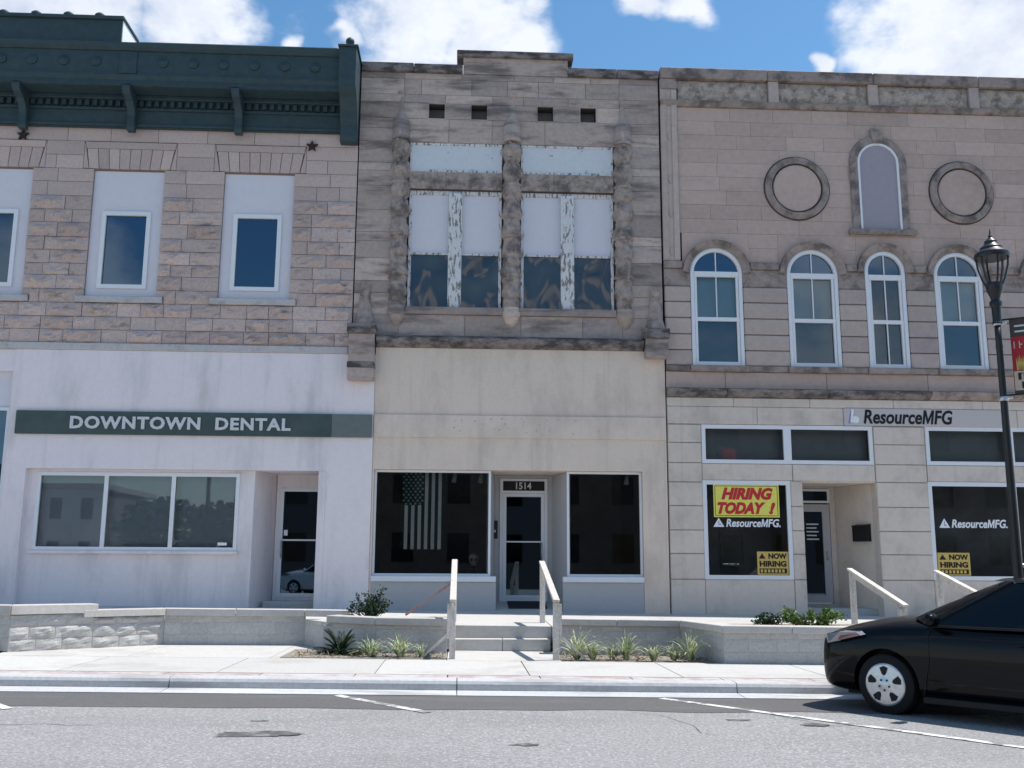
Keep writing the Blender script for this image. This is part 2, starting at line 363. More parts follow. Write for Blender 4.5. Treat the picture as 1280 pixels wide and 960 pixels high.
M['peel2'] = surf('flaking white panel paint', (.64, .66, .68), .8, grain=.06, gscale=14, stain=(.28, .25, .23), sscale=3.5, slo=.62, shi=.69, samt=.85, bump=.25)
M['stucco'] = surf('beige stucco', (.74, .615, .515), .88, grain=.07, gscale=30, stain=(.56, .465, .39), sscale=1.1, slo=.44, shi=.72, samt=.75, sstretch=(1, 1, .55), bump=.25, bdist=.006, drip=((.46, .38, .31), 4.0, .3))
M['bulk'] = surf('grey painted bulkhead', (.46, .45, .455), .75, grain=.05, gscale=12, bump=.06)
M['green'] = surf('dark green painted tin', (.036, .064, .074), .55, grain=.2, gscale=6, stain=(.05, .075, .07), sscale=3, slo=.55, shi=.75, samt=.5, bump=.12, spec=.3)
M['flash'] = surf('weathered flashing', (.35, .36, .35), .5, grain=.2, gscale=9, metal=.3)
M['iron'] = surf('black painted iron', (.012, .012, .014), .38, grain=.2, gscale=20, bump=.08, spec=.5)
M['rust'] = surf('rusty iron', (.035, .022, .02), .8, grain=.3, gscale=30)
M['signgreen'] = surf('green grey sign board', (.055, .085, .082), .45, grain=.15, gscale=5, stain=(.12, .13, .13), sscale=.8, slo=.5, shi=.75, samt=.5, bump=.04)
M['signgrey'] = surf('bare grey sign end', (.15, .17, .165), .5, grain=.15, gscale=5, bump=.04)
M['letter'] = surf('pale grey letters', (.62, .63, .64), .45, bump=.03)
M['black'] = surf('black letters', (.010, .010, .011), .4, bump=0)
M['whitelet'] = surf('white vinyl', (.82, .83, .85), .5, bump=0)
M['yellow'] = surf('yellow poster', (.80, .74, .14), .6, bump=0)
M['yellow2'] = surf('aged yellow poster', (.62, .44, .12), .6, bump=0)
M['red'] = surf('red print', (.55, .03, .04), .6, bump=0)
M['purple'] = surf('purple shadow print', (.30, .27, .48), .5, bump=0)
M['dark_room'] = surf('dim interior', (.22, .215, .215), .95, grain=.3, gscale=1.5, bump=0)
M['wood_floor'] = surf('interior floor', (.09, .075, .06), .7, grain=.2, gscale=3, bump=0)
M['blind'] = surf('pale blinds', (.52, .70, .78), .7, grain=.05, gscale=5, bump=0)
M['glass'] = glass('window glass', (.86, .89, .89), 1.62)
M['glass_dark'] = glass('tinted window glass', (.20, .25, .34), 2.2, (.55, .78, 1.0))  # bluish gloss colour put in to deepen the blue of the mirrored sky
M['screen'] = glass('window behind insect screen', (.50, .56, .60), 1.75, (.75, .9, 1.0))
M['film'] = surf('crinkled dark film', (.010, .012, .02), .05, bump=0, spec=1.0, grain=.2, gscale=3)
M['brick'] = surf('old brick', (.095, .085, .08), .92, var=.05, grain=.2, gscale=6)
M['roof'] = surf('roof felt', (.06, .06, .06), .95)
M['wood'] = surf('weathered lumber', (.60, .56, .51), .85, var=.08, grain=.22, gscale=22, stain=(.36, .32, .28), sscale=6, slo=.5, shi=.7, samt=.6, sstretch=(2, 2, .6), bump=.3)
M['wood_red'] = surf('lumber with faded red paint', (.42, .20, .17), .85, grain=.25, gscale=14, stain=(.36, .31, .27), sscale=4, slo=.42, shi=.56, samt=.9, bump=.3)
M['concrete'] = surf('pale concrete', (.50, .49, .47), .9, var=.05, grain=.1, gscale=18, stain=(.36, .35, .33), sscale=.9, slo=.48, shi=.72, samt=.6, bump=.2, fine=((.38, .37, .36), 60, .62, .5))
M['kerb'] = surf('kerb concrete', (.50, .505, .51), .9, var=.05, grain=.14, gscale=20, stain=(.30, .30, .30), sscale=1.9, slo=.46, shi=.68, samt=.7, sstretch=(.4, 1, 2), bump=.25)
M['paver'] = surf('reddish paver strip', (.42, .33, .315), .9, var=.1, grain=.2, gscale=16, stain=(.52, .50, .48), sscale=2.5, slo=.42, shi=.6, samt=.9, bump=.3)
M['split'] = surf('split-face wall block', (.46, .45, .435), .92, var=.07, grain=.16, gscale=22, bump=.5, bdist=.012)
M['cap'] = surf('wall cap stone', (.50, .48, .455), .9, var=.05, grain=.12, gscale=16, stain=(.36, .34, .32), sscale=2, slo=.5, shi=.7, samt=.5, bump=.25)
M['asphalt'] = surf('worn asphalt', (.265, .262, .262), .95, grain=.36, gscale=26, stain=(.205, .203, .203), sscale=.45, slo=.45, shi=.72, samt=.6, sstretch=(.6, 1.4, 1), bump=.6, bdist=.012, fine=((.46, .46, .46), 38, .58, .8))
M['asphalt_new'] = surf('smoother dark asphalt strip', (.115, .112, .113), .92, grain=.22, gscale=32, stain=(.15, .147, .147), sscale=1.4, slo=.5, shi=.68, samt=.7, sstretch=(.35, 1.6, 1), bump=.35, fine=((.2, .2, .2), 80, .66, .5))
M['patch'] = surf('tar patch', (.11, .108, .107), .9, grain=.5, gscale=14, stain=(.22, .22, .22), sscale=7, slo=.5, shi=.6, samt=.85, bump=.4)
M['paint'] = surf('worn white road paint', (.66, .66, .65), .8, grain=.15, gscale=20, stain=(.20, .20, .20), sscale=4, slo=.46, shi=.58, samt=.92, sstretch=(1, 1, 1), bump=.2)
M['mulch'] = surf('dry mulch and gravel', (.32, .29, .25), .98, grain=.5, gscale=30, bump=1.0, bdist=.04)
M['mat'] = surf('dark door mat', (.025, .025, .027), .98, grain=.4, gscale=40)
M['leaf_d'] = surf('dark green leaves', (.030, .062, .026), .6, var=.1, grain=.35, gscale=9, bump=0)
M['leaf_l'] = surf('bright green leaves', (.13, .21, .045), .6, var=.1, grain=.3, gscale=9, bump=0)
M['blade'] = surf('striped pale grass blades', (.66, .67, .45), .6, var=.1, grain=.25, gscale=30, stain=(.22, .32, .12), sscale=14, slo=.45, shi=.55, samt=.9, bump=0)
M['bark'] = surf('bark', (.09, .07, .055), .95, grain=.4, gscale=14, bump=.8, bdist=.03)
M['carpaint'] = surf('black car paint', (.002, .002, .0032), .28, grain=.0, bump=0, spec=.08, coat=.34)
M['carwhite'] = surf('white car paint', (.72, .72, .72), .3, grain=.0, bump=0, spec=.5, coat=1.0)
M['carglass'] = surf('tinted car glass', (.002, .0025, .004), .04, bump=0, spec=.4, grain=0)
M['tyre'] = surf('tyre rubber', (.012, .012, .012), .85, grain=.2, gscale=30, bump=.2)
M['alloy'] = surf('silver hubcap', (.62, .63, .65), .32, metal=.75, bump=0, spec=.5)
M['trim'] = surf('black plastic', (.010, .010, .011), .6, bump=0)
M['lamp_clear'] = surf('clear headlamp', (.20, .20, .21), .08, bump=0, spec=.8, coat=1.0)
M['amber'] = surf('red amber lamp', (.20, .035, .035), .12, bump=0, spec=.8, coat=1.0)
M['steel'] = surf('galvanised steel', (.55, .56, .58), .35, metal=.9, grain=.1, bump=.03)
M['banner_red'] = surf('red banner cloth', (.42, .03, .04), .8, grain=.12, gscale=6, bump=.1)
M['banner_dark'] = surf('dark banner band', (.07, .06, .055), .8, bump=.1)
M['banner_cream'] = surf('cream banner print', (.62, .52, .40), .8, bump=0)
M['flagdark'] = surf('black flag cloth', (.012, .016, .016), .9, bump=0)
M['flagpale'] = surf('pale flag stripe', (.80, .79, .76), .9, bump=0)
M['flagstar'] = surf('grey green flag star', (.30, .42, .38), .9, bump=0)
M['bone'] = surf('bone resin', (.33, .29, .24), .6, grain=.2, bump=.2)
M['crown'] = surf('tree leaves', (.045, .085, .03), .7, var=.15, grain=.4, gscale=2, bump=0)

# ------------------------------------------------------------------ setting: ground, road, pavement
def ground_sheet(name, xs, y0, y1, zoff, mat, z2=None):
    m = MB(); z2 = zoff if z2 is None else z2
    for a, b in zip(xs, xs[1:]):
        m.poly([(a, y0, zoff+zg(a)), (b, y0, zoff+zg(b)), (b, y1, z2+zg(b)), (a, y1, z2+zg(a))])
    bmesh.ops.remove_doubles(m.bm, verts=m.bm.verts, dist=1e-4)
    return m.build(name, mat)
XS = [-700, -45, 45, 700]
road = tag(ground_sheet('road', XS, -700, 700, -.57, M['asphalt']), kind='structure')
def edge_strip(name, x0, x1, ya, yb, z, mat, wob=.0, step=.4, parent=None):
    m = MB(); n = int((x1-x0)/step); pr = None
    for i in range(n+1):
        x = x0+(x1-x0)*i/n
        a = m.bm.verts.new((x, ya+wob*noise.noise(Vector((x*.9, 1, 0)))*2, z+zg(x))); b = m.bm.verts.new((x, yb, z+zg(x)))
        if pr: m.bm.faces.new((pr[0], a, b, pr[1]))
        pr = (a, b)
    return m.build(name, mat, parent)
edge_strip('asphalt_strip', -40, 40, -9.87, -8.70, -.566, M['asphalt_new'], .09, parent=road)
# parking bay lines, worn, at about 49 degrees to the kerb
for i, x in enumerate((-11.1, -6.95, -2.52, 1.42, 5.5, 9.6)):
    ln = 1.75 if i != 3 else 4.6
    d = Vector((.65, -.76)); nn = Vector((.76, .65))*.055; p = Vector((x, -8.78)); q = p+d*ln
    m = MB()
    K = 12
    for k in range(K):
        a, b = p+(q-p)*(k/K), p+(q-p)*((k+1)/K)
        m.poly([(a.x-nn.x, a.y-nn.y, zg(a.x)-.562), (b.x-nn.x, b.y-nn.y, zg(b.x)-.562), (b.x+nn.x, b.y+nn.y, zg(b.x)-.562), (a.x+nn.x, a.y+nn.y, zg(a.x)-.562)])
    m.build('parking_line', M['paint'], road)
def blob(name, x, y, rx, ry, z, mat, parent, n=44, seed=0):
    m = MB(); pts = []
    for k in range(n):
        t = 2*math.pi*k/n; f = 1+.55*noise.noise(Vector((math.cos(t)*1.5, math.sin(t)*1.5, seed*3.7)))+.3*noise.noise(Vector((math.cos(t)*5, math.sin(t)*5, seed*1.7)))
        pts.append((x+rx*f*math.cos(t), y+ry*f*math.sin(t), z+zg(x)))
    return m.poly(pts).build(name, mat, parent)
blob('tar_patch', -2.95, -11.55, .40, .17, -.565, M['patch'], road, seed=1)
blob('tar_patch', -3.05, -10.75, .09, .04, -.565, M['patch'], road, seed=2)
blob('tar_patch', 1.9, -10.45, .12, .06, -.565, M['patch'], road, seed=3)
blob('tar_patch', -.45, -12.0, .12, .05, -.565, M['patch'], road, seed=4)
blob('tar_patch', 2.62, -10.75, .15, .08, -.561, M['patch'], road, seed=5)
def crack(pts, w=.008):
    m = MB()
    P = []
    for a, b in zip(pts, pts[1:]):
        n = max(2, int((Vector(b)-Vector(a)).length/.12))
        for k in range(n): P.append(Vector(a)+(Vector(b)-Vector(a))*(k/n))
    P.append(Vector(pts[-1]))
    P = [p+Vector((noise.noise(Vector((p.x*2, p.y*2, 1)))*.22, noise.noise(Vector((p.x*2, p.y*2, 7)))*.22+noise.noise(Vector((p.x*9, p.y*9, 7)))*.04)) for p in P]
    for i, (a, b) in enumerate(zip(P, P[1:])):
        d = (b-a).normalized(); nn = Vector((-d.y, d.x))*w*random.uniform(.5, 1.1)
        m.poly([(*(a-nn), zg(a.x)-.5655), (*(b-nn), zg(b.x)-.5655), (*(b+nn), zg(b.x)-.5655), (*(a+nn), zg(a.x)-.5655)])
    m.build('crack', M['patch'], road)
crack([(-8.6, -10.95), (-6.9, -11.0), (-5.2, -11.1), (-4.6, -11.05)]); crack([(.9, -9.9), (1.25, -10.7), (1.5, -11.4)], .005); crack([(2.3, -9.95), (2.75, -10.6), (3.5, -11.0)])
crack([(-5.9, -11.0), (-6.2, -12.2), (-6.9, -13.4)], .009);

# gutter and kerb in cast lengths
KJ = [-40, -33.4, -26.8, -20.2, -13.6, -8.2, -4.64, -1.08, 2.48, 6.0, 9.6, 13.2, 19.8, 26.4, 33, 40]
gut = tag(bpy.data.objects.new('gutter', None), kind='structure'); COL.objects.link(gut)
ker = tag(bpy.data.objects.new('kerb', None), kind='structure'); COL.objects.link(ker)
for a, b in zip(KJ, KJ[1:]):
    a += .006; b -= .006
    m = MB(); m.prism([(a, -8.75, -.7+zg(a)), (a, -8.75, -.556+zg(a)), (a, -8.36, -.545+zg(a)), (a, -8.30, -.7+zg(a))], (b-a, 0, zg(b)-zg(a))); m.build('gutter_slab', M['kerb'], gut)
    prof = [(-8.355, -.7), (-8.355, -.47), (-8.335, -.435), (-8.30, -.42), (-8.105, -.418), (-8.105, -.7)]
    m = MB(); m.prism([(a, y, z+zg(a)) for y, z in prof], (b-a, 0, zg(b)-zg(a))); m.build('kerb_stone', M['kerb'], ker)
# pavement
pav = tag(bpy.data.objects.new('sidewalk', None), kind='structure'); COL.objects.link(pav)
def slab(name, x0, x1, y0, y1, z, mat, parent, th=.12, z2=None, bev=.006):
    z2 = z if z2 is None else z2
    m = MB(); v = []
    pts = [(x0, y0, z+zg(x0)), (x1, y0, z+zg(x1)), (x1, y1, z2+zg(x1)), (x0, y1, z2+zg(x0))]
    m.prism(pts, (0, 0, -th)); return m.build(name, mat, parent)
x = -24.0
while x < 26:
    slab('paver', x+.006, x+1.19, -8.10, -7.80, -.420, M['paver'], pav); x += 1.2
x = -24.6
while x < 26:
    slab('slab', x+.006, x+2.03, -7.792, -5.80, -.417, M['concrete'], pav); x += 2.04
for a, b in ((-8.0, -6.0), (-6.0, -3.9), (-3.9, -1.25)):
    slab('slab', a+.006, b-.006, -5.792, -3.40, -.4165, M['concrete'], pav)
slab('slab', -1.24, .50, -5.792, -4.08, -.4165, M['concrete'], pav)
bedL = tag(slab('planting_bed', -3.75, -1.26, -5.72, -4.3, -.405, M['mulch'], None, th=.2), kind='structure')
bedR = tag(slab('planting_bed', .52, 2.93, -5.76, -4.4, -.425, M['mulch'], None, th=.2), kind='structure')
# upper walkway in front of the shops
wk = tag(bpy.data.objects.new('walkway', None), kind='structure'); COL.objects.link(wk)
for a, b in ((-24, -15), (-15, -11), (-11, -8.0), (-8.0, -5.3), (-5.3, -3.3), (-3.3, -1.2), (-1.2, .52), (.52, 2.9), (2.9, 5.2), (5.2, 8.0), (8, 11), (11, 15), (15, 25)):
    y0 = -3.83 if -1.3 < a < .5 else (-5.25 if a < -8.1 else (-3.4 if a < -3.3 else (-4.4 if a < 2.9 else -4.5)))
    if a >= 5.2: y0 = -3.6
    slab('slab', a+.005, b-.005, y0, .3, -.02, M['concrete'], wk, th=.35, z2=.05)

# ------------------------------------------------------------------ steps
def steps(x0, x1, yb, zb, n, rise, tread, label):
    zc = zg((x0+x1)/2)
    t = thing('stairs', ((x0+x1)/2, yb, zb+zc), label, 'stairs')
    for i in range(n):
        mid = (x0+x1)/2+.03
        for a, b in ((x0, mid-.004), (mid+.004, x1)):
            box('step', a, b, yb+i*tread, yb+n*tread+.02, zb+zc+i*rise, zb+zc+(i+1)*rise-(.0 if i < n-1 else .003), M['concrete'], t, .008)
    return t
steps(-1.2, .48, -4.08, -.417, 2, .195, .32, 'low concrete stairs between the two wooden handrails')
steps(6.3, 7.8, -5.1, -.45, 3, .15, .45, 'concrete stairs behind the black car, leading to the staffing office')

# ------------------------------------------------------------------ retaining walls
def retaining(label, runs, caps, rocky):
    """runs: list of (p, q, [course z], amp); caps: list of (p, q, ztop, depth)"""
    p0 = runs[0][0]
    t = thing('retaining_wall', (p0[0], p0[1], -.42+zg(p0[0])), label, 'wall')
    for (p, q, zs, amp) in runs:
        p, q = Vector(p), Vector(q); ln = (q-p).length; du = (q-p).normalized()
        dz = zg((p.x+q.x)/2)
        def fn(a, b, za, zb, r): rock(a, b, za, zb, amp, .16, M['split'], t, (p.x, p.y), du, 0., 'block', dz)
        courses(zs, 0, ln, [], .34, .46, fn, .014 if amp > .02 else .004)
        m = MB(); nn = Vector((du.y, -du.x)); e_ = .005 if amp > .02 else .004; o = p-nn*e_; o2 = q-nn*e_   # mortar and core behind the faces
        m.prism([(o.x, o.y, zs[0]+dz), (o2.x, o2.y, zs[0]+dz), (o2.x-nn.x*.2, o2.y-nn.y*.2, zs[0]+dz), (o.x-nn.x*.2, o.y-nn.y*.2, zs[0]+dz)], (0, 0, zs[-1]-zs[0]-.004)); m.build('mortar_core', M['cap'] if amp > .02 else M['split'], t)
    for (pts, zt, th, w) in caps:
        # pts polyline of the outer edge; each length its own cap stone with mitred ends
        P = [Vector(a) for a in pts]
        dirs = [(b-a).normalized() for a, b in zip(P, P[1:])]
        ins = []
        for i in range(len(P)):
            if i == 0: n = Vector((dirs[0].y, -dirs[0].x)); ins.append(-n*w)
            elif i == len(P)-1: n = Vector((dirs[-1].y, -dirs[-1].x)); ins.append(-n*w)
            else:
                a = Vector((dirs[i-1].y, -dirs[i-1].x)); b = Vector((dirs[i].y, -dirs[i].x)); h = (a+b).normalized(); ins.append(-h*w/max(.3, h.dot(a)))
        for i in range(len(P)-1):
            a, b = P[i], P[i+1]; k = max(1, round((b-a).length/1.15))
            for j in range(k):
                s, e = j/k, (j+1)/k; g = .004/max(.1, (b-a).length)
                s += g; e -= g
                A, B = a+(b-a)*s, a+(b-a)*e; ia, ib = ins[i]+(ins[i+1]-ins[i])*s, ins[i]+(ins[i+1]-ins[i])*e
                zA, zB = zt+zg(A.x), zt+zg(B.x)
                m = MB(); m.prism([(A.x, A.y, zA), (B.x, B.y, zB), (B.x+ib.x, B.y+ib.y, zB), (A.x+ia.x, A.y+ia.y, zA)], (0, 0, -th), .008); m.build('cap_stone', M['cap'], t)
    return t
zsA = [-.42, -.235, -.04, .07]
retaining('split-face block retaining wall with a stepped cap, in front of the dental office',
          [((-14.0, -5.3), (-7.95, -5.3), [-.43, -.235, -.04, .135], .012), ((-7.95, -5.3), (-7.0, -4.43), [-.43, -.235, -.04, .135], .03), ((-7.0, -4.43), (-6.1, -3.6), [-.43, -.235, -.04, .07], .03),
           ((-6.1, -3.6), (-3.75, -3.42), [-.43, -.235, -.04, .1], .008)],
          [([(-14.0, -5.35), (-7.93, -5.35), (-6.93, -4.44)], .285, .145, .32), ([(-7.1, -4.60), (-6.07, -3.66), (-3.75, -3.48), (-2.95, -3.55)], .19, .115, .32)], True)
retaining('low planter wall with a bent cap, left of the low concrete stairs',
          [((-3.75, -3.42), (-3.2, -4.35), [-.43, -.235, -.04, .03], .008), ((-3.2, -4.35), (-2.4, -4.8), [-.43, -.235, -.04, .03], .008), ((-2.4, -4.8), (-1.26, -4.8), [-.43, -.235, -.04, .03], .008)],
          [([(-3.26, -4.38), (-2.42, -4.86), (-1.24, -4.86)], .145, .115, .32)], False)
retaining('grey planter wall right of the low concrete stairs, running out behind the black car',
          [((.52, -4.5), (2.62, -4.5), [-.44, -.235, -.04, .05], .008), ((2.62, -4.5), (2.98, -5.86), [-.44, -.235, -.04, .08], .008), ((2.98, -5.86), (6.15, -5.86), [-.44, -.235, -.04, .12], .008)],
          [([(.5, -4.56), (2.58, -4.56), (2.94, -5.92), (6.2, -5.92)], .15, .105, .32)], False)
MB().prism([(-3.0, -4.30, .115), (-2.35, -4.62, .115), (-1.27, -4.62, .115), (-1.27, -3.45, .115), (-3.0, -3.7, .115)], (0, 0, -.2)).build('soil', M['mulch']); tag(bpy.data.objects['soil'], kind='structure')
box('soil', 3.25, 6.1, -5.5, -4.35, -.1, .06, M['mulch'], None); tag(bpy.data.objects['soil.001'], kind='structure')
# ------------------------------------------------------------------ building shells (rooms, floors, roof, rear)
def shell(t, x0, x1, ztop, zmid=5.0, y1=18):
    wl = .22
    box('side_wall', x0+.01, x0+wl, .32, y1, -.4, ztop, M['brick'], t); box('side_wall', x1-wl, x1-.01, .32, y1, -.4, ztop, M['brick'], t)
    box('rear_wall', x0+wl, x1-wl, y1-.25, y1-.01, -.4, ztop, M['brick'], t)
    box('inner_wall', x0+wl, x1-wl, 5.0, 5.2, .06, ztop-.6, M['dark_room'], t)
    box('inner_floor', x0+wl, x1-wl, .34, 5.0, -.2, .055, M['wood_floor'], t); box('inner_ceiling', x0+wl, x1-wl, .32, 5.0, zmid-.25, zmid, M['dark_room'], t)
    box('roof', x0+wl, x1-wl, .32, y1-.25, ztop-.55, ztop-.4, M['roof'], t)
def win_rect(t, x0, x1, z0, z1, y, fw, mf, mg, parent_name='window', cols=(), rows=(), depth=.07, cw=None, gl=None):
    """framed window: frame ring with mullions at cols/rows, one pane for each light"""
    cw = cw or fw
    fr = wallo(parent_name, x0, x1, z0, z1, y, y+depth, [], mf, t) if False else None
    xs = [x0+fw]; 
    lights = []
    ex = [x0+fw]+[c for c in cols]+[x1-fw]; ez = [z0+fw]+[r for r in rows]+[z1-fw]
    for i in range(len(ex)-1):
        for j in range(len(ez)-1):
            a = ex[i]+(cw/2 if i else 0); b = ex[i+1]-(cw/2 if i < len(ex)-2 else 0)
            c = ez[j]+(cw/2 if j else 0); d = ez[j+1]-(cw/2 if j < len(ez)-2 else 0)
            lights.append((a, b, c, d))
    w = wallo(parent_name, x0, x1, z0, z1, y, y+depth, lights, mf, t)
    for k, (a, b, c, d) in enumerate(lights):
        box('pane', a-.005, b+.005, y+depth*.55, y+depth*.55+.006, c-.005, d+.005, gl[k] if gl else mg, w)
    return w
def blinds(t, x0, x1, z0, z1, y, pitch=.05):
    m = MB(); n = int((z1-z0)/pitch)
    for i in range(n):
        z = z0+i*pitch; m.poly([(x0, y, z), (x1, y, z), (x1, y+pitch*.12, z+pitch*.99), (x0, y+pitch*.12, z+pitch*.99)])
    return m.build('blinds', M['blind'], t)

# ================================================================== LEFT: dental office building
LB = thing('dental_building', (-7.2, 0, 0), 'tan rock-faced stone building with green cornice over a white painted shopfront', 'building')
LX0 = -14.6
shell(LB, LX0, -3.51, 12.0)
LW = [(-13.60+1.57, 0), (0, 0)]
lwins = [-11.42, -8.55, -5.68, -14.29]
holesL = []
for c in lwins: holesL.append((c-.775, c+.775, 6.56, 9.62))
wallo('backing_wall', LX0, -3.51, 5.5, 11.5, .05, .31, [(a+.001, b-.001, 6.71, 9.61) for a, b, _, _ in holesL], M['mortar'], LB)
zsL = [5.67, 5.96, 6.25, 6.555, 6.86, 7.17, 7.44, 7.74, 8.04, 8.37, 8.67, 8.99, 9.32, 9.63, 9.95, 10.28, 10.62]
hl = [(h[0], h[1], 6.71, 9.61) for h in holesL] + [(c-.935, c+.935, 6.56, 6.86) for c in lwins] + [(c-1.02, c+1.02, 9.64, 10.27) for c in lwins]
def fnL(a, b, za, zb, r):
    if a < LX0: return
    if r >= 11 or (r == 3 and False):
        rock(a, b, za, zb, .010 if r < 13 else .004, .12, M['lb_ash'], LB)
    else: rock(a, b, za, zb, random.uniform(.05, .12) if random.random() < .74 else .018, .14, M['lb_stone'], LB, proud=random.uniform(-.004, .016))
# small fillers either side of the sills (the sill is half a course high)
courses(zsL[:15], LX0, -3.51, hl, .42, .82, fnL, .011)
courses(zsL[14:], LX0, -3.51, hl, .85, 1.1, lambda a, b, za, zb, r: rock(a, b, za, zb, .004, .12, M['lb_ash'], LB), .010)
for c in lwins:
    if c-.94 < LX0: continue
    for s in (-1, 1):
        rock(min(c+s*.94, c+s*.78), max(c+s*.94, c+s*.78), 6.715, 6.855, .004, .12, M['lb_ash'], LB)
    # flat arch of splayed voussoirs
    nv = 8
    for i in range(nv):
        f0, f1 = i/nv, (i+1)/nv; g = .006
        pts = [(c-.885+1.77*f0+g, -.012, 9.645), (c-.885+1.77*f1-g, -.012, 9.645), (c-.96+1.92*f1-g, -.012, 10.10), (c-.96+1.92*f0+g, -.012, 10.10)]
        MB().prism(pts, (0, .13, 0), .006).build('voussoir', M['lb_ash'], LB)
    MB().prism([(c-.975, -.016, 10.108), (c+.975, -.016, 10.108), (c+1.0, -.016, 10.265), (c-1.0, -.016, 10.265)], (0, .13, 0), .006).build('header_stone', M['lb_ash'], LB)
    for s in (-1, 1):
        MB().prism([(c+s*.895, 0, 9.645), (c+s*1.015, 0, 9.645), (c+s*1.015, 0, 10.265), (c+s*.985, 0, 10.10)], (0, .12, 0)).build('springer_stone', M['lb_ash'], LB)
    box('sill', c-.93, c+.93, -.07, .14, 6.565, 6.70, M['sill'], LB, .01)
    w = wallo('infill_panel', c-.772, c+.772, 6.712, 9.605, .07, .12, [(c-.515, c+.515, 6.92, 8.64)], M['panel'], LB)
    fr = wallo('frame', c-.53, c+.53, 6.90, 8.66, .03, .13, [(c-.44, c+.44, 6.99, 8.57)], M['frame'], w)
    box('pane', c-.445, c+.445, .085, .091, 6.985, 8.575, M['glass_dark'], w)
box('string_course', LX0, -3.57, -.06, .05, 5.505, 5.66, M['sill'], LB, .012)
for x, z in ((-10.93, 10.37), (-4.54, 10.28)):
    pts = []
    for k in range(10):
        r = .14 if k % 2 == 0 else .058; t = math.pi/2+k*math.pi/5
        pts.append((x+r*math.cos(t), -.055, z+r*math.sin(t)))
    MB().prism(pts, (0, .06, 0)).build('star_anchor', M['rust'], LB)
# tin cornice
CN = box('cornice', LX0, -3.9, -.10, .0, 10.585, 11.3, M['green'], LB)
def strip(name, y0, y1, z0, z1, x0=LX0, x1=-3.9, bev=.01, mat='green'): return box(name, x0, x1, y0, y1, z0, z1, M[mat], CN, bev)
strip('frieze_moulding', -.14, -.1, 10.60, 10.66); strip('frieze_moulding', -.15, -.1, 10.98, 11.04)
m = MB(); x = LX0+.1
while x < -4.0: m.box(x, x+.085, -.19, -.10, 11.06, 11.19); x += .17
m.build('dentil_band', M['green'], CN, kind='stuff')
strip('bed_moulding', -.24, -.1, 11.20, 11.299)
MB().prism([(LX0, 0, 11.30), (LX0, -.66, 11.30), (LX0, -.72, 11.33), (LX0, -.70, 11.42), (LX0, -.74, 11.50), (LX0, -.74, 11.54), (LX0, 0, 11.54)], (-3.9-LX0, 0, 0)).build('crown_moulding', M['green'], CN)
box('rosette_panel', LX0, -3.9, -.70, .3, 11.541, 12.10, M['green'], CN)
MB().prism([(LX0, .3, 12.10), (LX0, -.73, 12.10), (LX0, -.80, 12.16), (LX0, -.82, 12.25), (LX0, .3, 12.25)], (-3.9-LX0, 0, 0)).build('top_moulding', M['green'], CN)
box('flashing', -8.3, -3.95, -.80, .28, 12.252, 12.275, M['flash'], CN)
for a, b in ((-12.1, -11.6), (-8.70, -8.32)): box('panel_stile', a, b, -.725, -.70, 11.56, 12.09, M['green'], CN, .008)
x = -14.0
for x in (-13.9, -13.24, -12.6, -11.24, -10.58, -9.90, -9.21, -7.76, -7.10, -6.44, -5.77, -5.10, -4.44):
    MB().lathe([(.11, 0), (.115, .02), (.10, .035), (.06, .03), (.05, .05), (.02, .06)], (x, -.70, 11.84), 12, 'Y').build('rosette', M['green'], CN, True)
br = [(0, 10.45), (-.13, 10.45), (-.17, 10.52), (-.16, 10.80), (-.22, 10.95), (-.34, 11.05), (-.52, 11.12), (-.62, 11.2), (-.62, 11.299), (0, 11.299)]
for x in (-13.2, -10.88, -8.52, -6.16):
    MB().prism([(x-.085, y-.101, z) for y, z in br], (.17, 0, 0), .008).build('bracket', M['green'], CN)
# corner console, raised parapet and finials
co = [(.3, 10.33), (-.22, 10.33), (-.26, 10.42), (-.26, 10.72), (-.36, 10.80), (-.40, 11.0), (-.62, 11.2), (-.86, 11.34), (-.86, 12.28), (.3, 12.28)]
MB().prism([(-3.899, y, z) for y, z in co], (.385, 0, 0), .012).build('corner_console', M['green'], CN)
box('console_cap', -3.93, -3.48, -.9, .3, 12.281, 12.33, M['green'], CN, .012)
MB().lathe([(.11, 0), (.09, .03), (.05, .06), (.035, .10), (.05, .12), (.085, .15), (.10, .20), (.085, .25), (.05, .285), (.01, .30)], (-3.70, -.62, 12.33), 14).build('ball_finial', M['green'], CN, True)
box('raised_parapet', LX0, -8.71, -.70, .3, 12.251, 12.83, M['green'], CN)
box('parapet_cap', LX0, -8.66, -.77, .3, 12.831, 12.91, M['green'], CN, .015)
box('sunlit_parapet_side', -8.709, -8.69, -.68, .3, 12.28, 12.83, M['whitelet'], CN)  # white sheet painting in the sunlit right side of the raised parapet
for x in (-12.0, -11.3, -10.6, -9.9, -9.22): MB().lathe([(.12, 0), (.115, .05), (.07, .09), (.01, .11)], (x, -.65, 12.91), 12).build('dome_finial', M['green'], CN, True)
